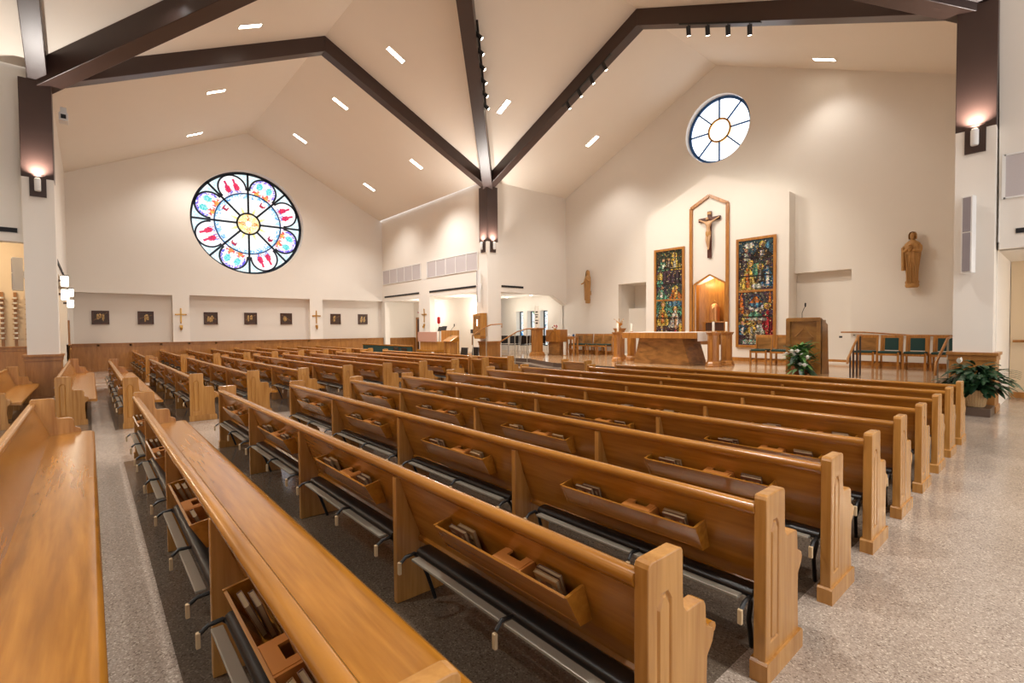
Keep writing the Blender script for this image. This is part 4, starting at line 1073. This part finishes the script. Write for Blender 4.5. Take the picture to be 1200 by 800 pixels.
# handrails
def rail(name, path, posts, label, pz, r=.026, mat='sanct', postmat='alu'):
    t = thing(name, (path[0][0], path[0][1], pz), label, 'handrail'); o = t.location
    rel = lambda p: (p[0]-o.x, p[1]-o.y, p[2]-o.z)
    MB().tube([rel(p) for p in path], r, 10).build('handrail', M[mat], t, smooth=50)
    for q in posts: MB().tube([rel((q[0], q[1], q[3])), rel(q[:3])], .018, 8).build('post', M[postmat], t, smooth=50)
rail('step_handrail', [(-3.55, 13.42, .78), (-3.55, 13.46, .9), (-3.5, 14.05, 1.42), (-3.5, 14.3, 1.44)], [(-3.54, 13.6, 1.0, .45), (-3.53, 13.8, 1.18, .45), (-3.51, 14.0, 1.36, .45), (-3.5, 14.24, 1.42, .45)], 'slanted oak handrail on four brown posts right of the ambo', PZ, postmat='steel')
rail('step_handrail', [(-1.95, 13.25, .62), (-1.95, 13.3, .88), (-1.86, 14.0, 1.38), (-1.86, 14.4, 1.4)], [(-1.95, 13.5, 1.0, .45), (-1.87, 14.1, 1.38, .45)], 'slanted oak handrail just left of the right column and fern basket', PZ)
rail('step_handrail', [(-16.7, 12.2, 1.0), (-16.7, 12.2, 1.4), (-16.0, 12.35, 1.74), (-15.7, 12.42, 1.84), (-15.1, 12.5, 1.86), (-15.12, 12.5, 1.72)], [(-16.65, 12.2, 1.42, 0), (-15.95, 12.36, 1.76, 0)], 'handrail with curled end rising before the middle column', 0)
rail('step_handrail', [(-15.5, 12.75, 1.15), (-14.85, 13.1, 1.55), (-14.5, 13.3, 1.66), (-14.05, 13.5, 1.68)], [(-14.95, 13.05, 1.48, .15), (-14.5, 13.3, 1.64, .3)], 'handrail of the steps right of the middle column', .15)
rail('wall_handrail', [(-4.95, YA-.07, 1.47), (-4.35, YA-.07, 1.47), (-3.2, YA-.07, 1.38), (-1.6, YA-.07, 1.36)], [], 'thin wooden handrail on the altar wall above the green chairs', 1.3, .024)
for x in (-4.6, -3.0, -2.0):
    MB().box(x-.015, x+.015, YA-.07, YA, 1.36, 1.39).build('rail_bracket', M['steel']).parent = None
for o in [o for o in bpy.data.objects if o.name.startswith('rail_bracket')]:
    p = [q for q in bpy.data.objects if q.name.startswith('wall_handrail')][0]; o.parent = p; o.matrix_parent_inverse = Matrix.Translation(-p.location)
rail('passage_handrail', [(-1.0, 15.9, 1.29), (2.5, 15.9, 1.29)], [], 'brown wooden handrail on the passage wall right of the right column', 1.2, .03)
wb = MB().box(-.04, .04, -.03, 0, -.03, .03).build('wall_socket', M['slot']); wb.location = (-4.97, YA, 1.32); tag(wb, 'tiny dark wall socket left of the thin wall handrail', 'socket')

# ------------------------------------------------------------------ things on the walls
def speaker(x, y, z0, z1, w, d, rz, label, split=True):
    t = thing('column_loudspeaker', (x, y, z0), label, 'loudspeaker', None, rz); h = z1-z0      # faces -y locally
    MB().box(-w/2, w/2, -d, 0, 0, h).build('cabinet', M['white'], t, bevel=.006)
    m_ = h*.53
    for a, b2 in ((.03, m_-.012), (m_+.012, h-.03)): MB().box(-w/2+.025, w/2-.025, -d-.008, -d+.002, a, b2).build('grille', M['spk'], t)
    MB().box(-.03, .03, 0, .06, h*.4, h*.6).build('wall_bracket', M['white'], t)
speaker(-1.40, YF-.35, 2.66, 4.12, .17, .14, math.radians(-18), 'tall slim grey loudspeaker on the right column')
speaker(-18.2, -1.28, 2.78, 3.63, .24, .2, math.radians(8), 'white box loudspeaker hanging left of the left column')
speaker(-16.99, YF-.36, 2.8, 4.2, .14, .12, math.radians(-20), 'slim loudspeaker on the left face of the middle column')
def grille_bank(x0, x1, z0, z1, n, y, label, axis='x'):
    t = thing('air_grille', ((x0+x1)/2, y, z0), label, 'grille'); ox = (x0+x1)/2
    f = MB(); f.box(x0-ox, x1-ox, -.03, 0, 0, .03); f.box(x0-ox, x1-ox, -.03, 0, z1-z0-.03, z1-z0)
    for k in range(n+1):
        xx = x0+(x1-x0)*k/n-ox; f.box(xx-.025, xx+.025, -.03, 0, 0, z1-z0)
    f.build('frame', M['white'], t)
    for k in range(n):
        a, b2 = x0+(x1-x0)*k/n-ox+.025, x0+(x1-x0)*(k+1)/n-ox-.025
        MB().box(a, b2, -.018, 0, .03, z1-z0-.03).build('grille_panel', M['grille'], t)
grille_bank(-27.1, -22.75, 4.32, 5.16, 5, YN, 'row of five pale square grilles high on the far wall, left bank')
grille_bank(-22.1, -17.75, 4.32, 5.16, 5, YN, 'row of five pale square grilles high on the wall beside the middle column')
grille_bank(-.98, 3.5, 4.03, 4.86, 4, YE, 'row of pale square grilles high on the wall right of the right column')
def slot(x0, x1, z, y, label, h=.09):
    o = MB().box((x0-x1)/2, (x1-x0)/2, -.02, .0, -h/2, h/2).build('air_slot_vent', M['slot']); o.location = ((x0+x1)/2, y, z); tag(o, label, 'air slot', 'black slot diffusers'); return o
slot(-26.95, -22.95, 3.60, YN, 'black slot diffuser above the far opening near the rose wall')
slot(-21.9, -17.9, 3.60, YN, 'black slot diffuser above the opening beside the middle column')
slot(-.81, 2.5, 3.41, YE, 'short black slot diffuser at the right edge above the passage')
o = slot(-1.3/2, 1.3/2, 3.56, 0, 'black slot diffuser on the side wall right of the middle column'); o.rotation_euler = (0, 0, PI/2); o.location = (XL, 14.55, 3.56)
o = slot(-1.5, 1.5, 4.16, 0, 'black slot diffuser left of the left column', .11); o.rotation_euler = (0, 0, PI/2); o.location = (XL, -2.75, 4.14)
for x0, x1, w in ((-21.6, -18.2, 'nearer'), (-25.6, -22.1, 'farther')):
    o = MB().box((x0-x1)/2, (x1-x0)/2, 0, .02, -.06, .06).build('air_slot_vent', M['slot']); o.location = ((x0+x1)/2, YB, 3.62); tag(o, 'slanting black slot diffuser on the narrow wall right of the left column, %s one' % w, 'air slot', 'black slot diffusers')

# stations of the cross, wall crosses
def station(y, k):
    t = thing('station_plaque', (XW-(.24 if True else 0), y, 2.30), 'small square bronze relief plaque under the rose window, %s from the left' % ORD[k], 'plaque', 'relief plaques along the rose wall')
    b = MB(); s = .29
    b.box(0, .05, -s, s, -s, -s+.06); b.box(0, .05, -s, s, s-.06, s); b.box(0, .05, -s, -s+.06, -s, s); b.box(0, .05, s-.06, s, -s, s); b.build('frame', M['darkw'], t, bevel=.006)
    r = random.Random(k+40); cells = []; n = 18
    sh = [(r.uniform(-.5, .5), r.uniform(-.4, .3), r.uniform(.12, .3), r.uniform(.3, .6)) for _ in range(4)]
    tilt = r.uniform(-.8, .8)
    for i in range(n):
        for j in range(n):
            u, w = (i+.5)/n*2-1, (j+.5)/n*2-1
            c = (66, 46, 34)
            for a, b2, rx, ry in sh:
                if ((u-a)/rx)**2+((w-b2)/ry)**2 < 1: c = r.choice([(170, 134, 74), (150, 116, 60), (190, 156, 96)])
                if math.hypot(u-a, w-b2-ry) < .14: c = (200, 164, 104)
            if abs(w-tilt*u-.2) < .07: c = (120, 86, 50)
            cells.append(([(s*.8*(i/n*2-1), s*.8*(j/n*2-1)), (s*.8*((i+1)/n*2-1), s*.8*(j/n*2-1)), (s*.8*((i+1)/n*2-1), s*.8*((j+1)/n*2-1)), (s*.8*(i/n*2-1), s*.8*((j+1)/n*2-1))], c))
    paint_mesh(cells, M['icon'], 'relief', t, lambda u, w: (.03, u, w))
for k, y in enumerate((.39, 1.95, 4.47, 6.21, 7.91, 10.54, 12.14)): station(y, k)
def wcross(loc, rz, label):
    t = thing('wall_cross', loc, label, 'cross', 'consecration crosses', rz)     # faces +x locally
    b = MB(); b.box(0, .03, -.03, .03, -.28, .32); b.box(0, .03, -.18, .18, .05, .11); b.build('cross', M['gold'], t, bevel=.004)
    for y, z in ((0, .34), (0, -.3), (-.2, .08), (.2, .08)): MB().ball((.02, y, z), .035, 8, 6).build('finial', M['gold'], t)
    b = MB(); b.box(0, .05, -.06, .06, -.52, -.42); b.lathe([(.01, -.66), (.05, -.6), (.055, -.52)], (.07, 0, 0), 10); b.build('candle_bracket', M['gold'], t)
wcross((XW, 3.24, 2.38), 0, 'small golden cross with candle bracket on the left pier below the rose window')
wcross((XW, 9.4, 2.38), 0, 'small golden cross with candle bracket on the right pier below the rose window')
wcross((-22.45, YN, 2.38), -PI/2, 'small golden cross with candle bracket between the two far openings')

# lights in the ceiling
def rot_to(nrm, along):
    z = Vector(nrm).normalized(); x = (Vector(along)-z*Vector(along).dot(z)).normalized(); y = z.cross(x)
    return Matrix((x, y, z)).transposed().to_euler()
FIX = [(-14.82, 7.85, 'upper centre of the ceiling left of the steep valley beam'), (-19.42, 7.82, 'left slope, in line between the two others'), (-24.19, 7.77, 'above the right edge of the rose window'),
       (-19.46, 11.24, 'low on the slope left of the middle column'), (-24.18, 11.19, 'lowest of all, above the far right corner'), (-13.5, 11.34, 'right of the steep valley beam'),
       (-5.21, 17.15, 'right slope above the round altar window'), (-13.54, 16.23, 'altar end, left slope'), (-20.36, 3.65, 'left slope under the gabled beam'), (-25.4, 3.7, 'left slope above the rose window'),
       (-15.39, 3.64, 'between the two long beams at upper left'), (-13.83, 1.83, 'at the top edge near the upper left corner'),
       (-4.6, 10.6, 'out of view'), (-4.7, 1.6, 'out of view'), (3.0, 8.0, 'out of view'), (3.0, 3.6, 'out of view'), (-12.5, -5, 'out of view'), (-5.5, -5, 'out of view')]  # nave pair at the end: added unseen lamps without fixtures, brightening the left wall
for x, y, where in FIX:
    z = ceil_z(x, y); e = .01
    gr_ = Vector(((ceil_z(x+e, y)-ceil_z(x-e, y))/(2*e), (ceil_z(x, y+e)-ceil_z(x, y-e))/(2*e), 0))
    nrm = Vector((gr_.x, gr_.y, -1)); al_ = Vector((gr_.x, gr_.y, gr_.length_squared))
    if where != 'out of view':
        t = thing('recessed_ceiling_light', (x, y, z), 'recessed three-lamp ceiling light, '+where, 'ceiling light', 'recessed ceiling lights'); t.rotation_euler = rot_to(nrm, al_)
        b = MB(); b.box(-.33, .33, -.11, -.095, -.01, .02); b.box(-.33, .33, .095, .11, -.01, .02); b.box(-.33, -.315, -.11, .11, -.01, .02); b.box(.315, .33, -.11, .11, -.01, .02); b.build('trim_ring', M['white'], t)
        for k in (-1, 0, 1): MB().box(k*.205-.095, k*.205+.095, -.09, .09, .0, .014).build('lamp', M['lamp'], t)
    l = bpy.data.lights.new('downlight', 'SPOT'); l.energy = (140 if x > -6 and y > 16 else 420 if y > 16 else 700 if x < -24 else 1400); l.spot_size = math.radians(112); l.spot_blend = .8; l.color = (1, .965, .915); l.shadow_soft_size = .25
    o = bpy.data.objects.new('downlight_lamp', l); COL.objects.link(o); o.location = (x, y, z-.12)

# lamp tracks along the beams
def track(p, q, n, off_, label, aim):
    p, q = Vector(p), Vector(q); t = thing('track_light', p, label, 'track lights'); d = q-p
    b = MB(); b.beam((0, 0, 0), tuple(d), .06, .05); b.build('track', M['blackm'], t)
    for k in range(n):
        c = d*((k+.5)/n)+Vector((0, 0, -.05)); a = Vector(aim).normalized()
        h = MB(); h.tube([tuple(c), tuple(c+Vector((0, 0, -.14)))], .018, 6); h.tube([tuple(c+Vector((0, 0, -.14))-a*.1), tuple(c+Vector((0, 0, -.14))+a*.14)], .06, 12)
        ho = h.build('spot_head', M['blackm'], t)
        e_ = MB(); e_.tube([tuple(c+Vector((0, 0, -.14))+a*.141), tuple(c+Vector((0, 0, -.14))+a*.15)], .045, 12); e_.build('spot_lens', M['lamp'], ho)
        l = bpy.data.lights.new('spot', 'SPOT'); l.energy = 170; l.spot_size = math.radians(75); l.spot_blend = .7; l.color = (1, .93, .82); l.shadow_soft_size = .05
        o = bpy.data.objects.new('track_spot', l); COL.objects.link(o); w = p+c+Vector((0, 0, -.14))+a*.2; o.location = w
        o.rotation_euler = a.to_track_quat('-Z', 'Y').to_euler()
dz = -.10
def on_diag(x, side):     # a point beside the valley beam towards the middle column
    t_ = (x-CX)/(XL-CX); y = CY+(YF-CY)*t_; z = RZ+(EZ-RZ)*t_
    return (x+side*.17, y+side*.19, z-.16)
track(on_diag(-11.35, 1), on_diag(-13.65, 1), 6, 0, 'black lamp track with six spots along the steep valley beam', (.5, .8, -.75))
track((-12.2, YF-.2, 9.62), (-10.05, YF-.2, 10.56), 4, 0, 'black lamp track with four spots on the left leg of the altar arch beam', (.2, .5, -.9))
track((-7.62, YF-.2, 10.36), (-5.36, YF-.2, 9.36), 4, 0, 'black lamp track with four spots on the right leg of the altar arch beam', (-.2, .5, -.9))

cm = thing('mounted_camera', (-17.0, -.36, 7.02), 'small white camera box on the wall right of the left column top', 'camera')
MB().box(-.16, .16, -.09, .09, 0, .2).build('housing', M['white'], cm, bevel=.01); MB().box(.155, .175, -.05, .05, .05, .15).build('lens_plate', M['slot'], cm)
MB().box(-.12, .12, -.06, .06, .2, .34).build('bracket', M['white'], cm)
# pendant cylinders by the left transept
for k, (x, y, z0, z1) in enumerate(((-18.9, -.49, 2.98, 3.30), (-18.9, -.49, 2.6, 2.92), (-21.9, -.44, 2.86, 3.14), (-21.9, -.44, 2.5, 2.78))):
    t = thing('wall_lamp', (x, y, z0), 'glowing opal wall lantern right of the left column, %s' % ['upper one of the nearer pair', 'lower one of the nearer pair', 'upper one of the farther pair', 'lower one of the farther pair'][k], 'lamp', 'opal lanterns')
    MB().lathe([(.07, 0), (.085, .03), (.085, z1-z0-.05), (.07, z1-z0-.02)], n=18).build('glass', M['lampsoft'], t, smooth=40)
    MB().lathe([(.09, z1-z0-.03), (.09, z1-z0)], n=18).build('cap', M['steel'], t)
    MB().box(-.03, .03, -(y-YB), -.07, (z1-z0)*.5-.03, (z1-z0)*.5+.03).build('wall_arm', M['steel'], t)
# votive strips on the side room wall
for k, (y, lab) in enumerate(((-1.39, 'nearest the left column'), (-1.66, 'second from the left column'), (-1.94, 'third from the left column'))):
    t = thing('candle_strip', (-21.0, y, 1.27), 'upright brown wooden strip with many small cream lights, '+lab, 'candle stand', 'candle strips on the side wall')
    MB().box(0, .05, -.035, .035, 0, 1.62).build('board', M['wains'], t)
    b = MB(); c_ = MB()
    for q in range(9):
        z = .22+q*.15; c_.lathe([(.035, 0), (.045, .03), (.04, .05)], (.1, 0, z), 10); b.box(.03, .12, -.065, .065, z-.02, z)
    b.build('shelves', M['carve'], t); c_.build('votive_cups', M['wax'], t)
# side door leaf by the rose wall corner
d_ = thing('door_1', (-26.3, YB+.0, 0), None, None); d_['kind'] = 'structure'
MB().box(-.45, .45, .0, .05, 0, 2.15).build('door_leaf', M['wains'], d_); MB().lathe([(.02, 0), (.03, .02), (.02, .04)], (.36, .06, 1.0), 10).build('door_knob', M['gold'], d_)
d_ = thing('door_2', (-26.55, 15.5, 0), None, None); d_['kind'] = 'structure'
MB().box(-.5, -.4, -.06, 0, 0, 2.42).build('door_frame', M['sanct'], d_); MB().box(.4, .5, -.06, 0, 0, 2.42).build('door_frame', M['sanct'], d_); MB().box(-.5, .5, -.06, 0, 2.32, 2.42).build('door_frame', M['sanct'], d_)
MB().box(-.4, .4, -.03, 0, 0, 2.32).build('door_leaf', M['darkw'], d_); MB().lathe([(.02, 0), (.03, .02), (.02, .04)], (.3, -.06, 1.0), 10).build('door_knob', M['gold'], d_)

# ------------------------------------------------------------------ choir area left of the middle column
am = thing('ambry', (-16.8, YF-.3, 1.25), 'wooden ambry cabinet with clipped lower corners hanging on the middle column', 'cabinet')
b = MB(); b.prism([(-.33, .14), (-.22, 0), (.12, 0), (.22, .12), (.22, 1.10), (-.33, 1.04)], -.34, 0, 'y'); b.build('body', M['oakv'], am, bevel=.006)
b = MB(); b.box(-.27, .17, -.36, -.34, .18, .98); b.build('door', M['burl'], am, bevel=.006)
b = MB(); b.box(-.02, .02, -.372, -.355, .55, .82); b.build('glint_strip', M['lampsoft'], am)  # glowing strip stands in for bright glints on the cabinet front
MB().tube([(.13, -.372, .5), (.13, -.372, .62)], .012, 6).build('handle', M['gold'], am)
og = thing('organ_console', (-18.9, 11.75, 0), 'organ console with pinkish front panel and brown back panel, choir side', 'organ')
MB().box(-1.05, .5, -.28, -.22, 1.12, 1.56).build('music_desk', M['pink'], og, bevel=.01)
MB().box(-1.0, .5, -.2, .35, .75, 1.12).build('keyboard_case', M['oakv'], og, bevel=.01)
MB().box(-1.05, .5, -.35, .35, .68, .76).build('key_shelf', M['oak'], og, bevel=.006)
MB().box(-.98, -.9, -.3, .35, 0, .7).build('leg', M['oakv'], og); MB().box(.36, .44, -.3, .35, 0, .7).build('leg', M['oakv'], og)
MB().box(-.05, 1.3, .35, .42, 0, 1.62).build('back_screen', M['oakv'], og, bevel=.008)
le = thing('lectern', (-16.72, 11.0, 0), 'plain wooden lectern with slanted top before the middle column', 'lectern')
b = MB(); b.prism([(-.1, 1.18), (.35, 1.42), (.35, 1.2), (.1, 1.12)], -.30, .30, 'x'); b.build('desk', M['oak'], le, bevel=.008)
MB().box(-.15, .15, .0, .24, .08, 1.2).build('shaft', M['oakv'], le, bevel=.008)
MB().box(-.26, -.16, -.03, .27, .08, 1.15).build('side_post', M['wains'], le); MB().box(.16, .26, -.03, .27, .08, 1.15).build('side_post', M['wains'], le)
MB().box(-.3, .3, -.08, .34, 0, .08).build('foot', M['oakv'], le, bevel=.006)
mic(-16.9, 11.25, 1.385, .4, .25, 'black gooseneck microphone bending over the plain lectern')
def mstand(x, y, h, label):
    t = thing('music_stand', (x, y, 0), label, 'stand', 'black stands by the organ')
    MB().tube([(0, 0, .05), (0, 0, h)], .012, 8).build('pole', M['blackm'], t)
    for k in range(3): MB().tube([(0, 0, .12), (.25*math.cos(k*2.1), .25*math.sin(k*2.1), .012)], .01, 6).build('leg', M['blackm'], t)
    b = MB(); b.prism([(-.02, h-.02), (.0, h-.02), (.08, h+.2), (.06, h+.2)], -.2, .2, 'x'); b.build('desk', M['blackm'], t)
mstand(-20.3, 12.9, 1.6, 'black music stand behind the organ just right of the red sanctuary lamp'); mstand(-19.75, 12.75, 1.62, 'black music stand behind the brown organ screen')
rl = thing('sanctuary_lamp', (-20.95, 13.25, 1.95), 'small red glass lamp on a thin rod in the far opening', 'lamp')
MB().tube([(0, 0, -1.95), (0, 0, .02)], .012, 6).build('rod', M['gold'], rl); MB().lathe([(.05, 0), (.08, .05), (.08, .3), (.06, .34)], n=14).build('glass', M['red'], rl, smooth=40)
for k, (xa, xb) in enumerate(((-25.9, -23.2), (-23.1, -20.5))):
    t = thing('choir_bench', ((xa+xb)/2, 11.45, 0), 'green upholstered choir bench with pale wooden top edge, %s' % ['farther one near the rose wall', 'nearer one beside the organ'][k], 'bench', 'choir benches'); h = (xb-xa)/2
    MB().box(-h, h, 0, .06, .3, .86).build('back', M['green'], t, bevel=.01); MB().box(-h-.02, h+.02, -.03, .09, .86, .92).build('top_rail', M['oak'], t, bevel=.008)
    MB().box(-h, h, .06, .5, .42, .5).build('seat', M['green'], t, bevel=.02)
    for s in (-1, 0, 1):
        MB().box(s*(h-.04)-.03, s*(h-.04)+.03, .0, .5, 0, .42).build('leg', M['oakv'], t)
def fchair(x, y, z, rz, label, group, pale=True):
    t = thing('stacking_chair', (x, y, z), label, 'chair', group, rz)
    mt = M['white'] if pale else M['blackm']
    MB().box(-.22, .22, -.2, .2, .42, .46).build('seat', M['black'], t, bevel=.015)
    b = MB(); b.prism([(.19, .5), (.22, .5), (.27, .88), (.235, .88)], -.21, .21, 'x'); b.build('backrest', M['black'], t, bevel=.012)
    for s in (-1, 1):
        MB().tube([(s*.235, -.2, 0), (s*.235, -.17, .36), (s*.235, -.1, .43), (s*.235, .16, .45), (s*.235, .22, .55), (s*.235, .27, .88)], .014, 8).build('side_tube', mt, t, smooth=50)
        MB().tube([(s*.235, .24, 0), (s*.235, .14, .3), (s*.235, -.05, .43)], .014, 8).build('leg', mt, t, smooth=50)
for k, (x, y) in enumerate(((-18.75, 15.6), (-18.1, 15.7), (-17.45, 15.8), (-18.6, 16.5), (-17.9, 16.6), (-17.2, 16.6), (-16.9, 17.3))):
    fchair(x, y, .45, -2.2+.1*k, 'black chair with white tubular frame by the narrow windows, %s' % ['front row left', 'front row middle', 'front row right', 'second row left', 'second row middle', 'second row right', 'rearmost behind the paschal candle'][k], 'black chairs by the narrow windows')
for k, (x, y) in enumerate(((-17.28, 11.95), (-17.28, 12.55), (-20.1, 10.7), (-19.35, 10.7))):
    fchair(x, y, 0, [0, 0, PI, PI][k], 'dark chair %s' % ['between the lectern and the ambry', 'close under the ambry, behind another dark chair', 'before the pink organ panel, left one', 'before the pink organ panel, right one'][k], 'dark chairs in the choir', False)
th = MB().box(-.1, .1, -.05, 0, -.1, .1).build('wall_box', M['slot']); th.location = (-21.2, 15.5, 1.55); tag(th, 'small square dark box on the chapel wall left of the ambry', 'wall box')
ex = thing('exit_sign', (-27.3+.6, 15.5, 2.72), 'small exit sign above the far chapel door', 'sign')
MB().box(-.22, .22, -.05, 0, -.1, .1).build('housing', M['white'], ex)
cu = bpy.data.curves.new('lettering', 'FONT'); cu.body = 'EXIT'; cu.size = .17; cu.align_x = 'CENTER'; cu.align_y = 'CENTER'; cu.extrude = .002
tm = bpy.data.objects.new('tmp', cu); COL.objects.link(tm); dg = bpy.context.evaluated_depsgraph_get(); me_ = bpy.data.meshes.new_from_object(tm.evaluated_get(dg)); bpy.data.objects.remove(tm)
tx = bpy.data.objects.new('lettering', me_); COL.objects.link(tx); tx.parent = ex; tx.location = (0, -.054, 0); tx.rotation_euler = (PI/2, 0, 0); me_.materials.clear(); me_.materials.append(M['red'])
for k, (x, y) in enumerate(((-20.0, 16.9), (-18.2, 17.0), (-24.5, 14.4), (-20.6, 14.6))):
    t = thing('round_downlight', (x, y, 3.36), 'small round downlight in the low chapel ceiling, %s' % ['left one of the window room', 'right one of the window room', 'far one beyond the openings', 'near one beyond the openings'][k], 'ceiling light', 'small round downlights')
    MB().lathe([(.10, -.012), (.10, 0)], n=20).build('ring', M['white'], t); MB().lathe([(.075, -.016), (.075, -.004)], n=20).build('lens', M['lamp'], t)
    l = bpy.data.lights.new('down', 'POINT'); l.energy = 22 if k < 2 else 60; l.shadow_soft_size = .1; l.color = (1, .95, .86)
    o = bpy.data.objects.new('down_lamp', l); COL.objects.link(o); o.location = (x, y, 2.6)
for x, y, z, e_ in ((-19.2, -3.0, 4.2, 110), (2, 14.6, 2.8, 60), (-23.5, -2.0, 4.0, 60)):
    l = bpy.data.lights.new('room_lamp', 'POINT'); l.energy = e_; l.shadow_soft_size = .15; l.color = (1, .86, .66)
    o = bpy.data.objects.new('room_lamp', l); COL.objects.link(o); o.location = (x, y, z)

# ------------------------------------------------------------------ daylight, camera, colour
wd = bpy.data.worlds.new('world'); sc.world = wd; wd.use_nodes = True
bg = wd.node_tree.nodes['Background']; bg.inputs[0].default_value = (.93, .95, 1.0, 1); bg.inputs[1].default_value = 1.5
cam = bpy.data.cameras.new('camera'); co = bpy.data.objects.new('camera', cam); COL.objects.link(co); sc.camera = co
a, p, r = math.radians(49.219), math.radians(-1.491), math.radians(.49)
R0, F0, Z0 = Vector((math.cos(a), math.sin(a), 0)), Vector((-math.sin(a), math.cos(a), 0)), Vector((0, 0, 1))
fw_ = F0*math.cos(p)+Z0*math.sin(p); up = -F0*math.sin(p)+Z0*math.cos(p)
rt = R0*math.cos(r)-up*math.sin(r); up3 = R0*math.sin(r)+up*math.cos(r)
m4 = Matrix((rt, up3, -fw_)).transposed().to_4x4(); m4.translation = (0, 0, 1.6687); co.matrix_world = m4
cam.sensor_width = 36; cam.lens = 574.437/1200*36; cam.clip_start = .05; cam.clip_end = 200
sc.view_settings.view_transform = 'Standard'; sc.view_settings.look = 'None'; sc.view_settings.gamma = 1; sc.view_settings.use_curve_mapping = False
sc.view_settings.exposure = 0.22
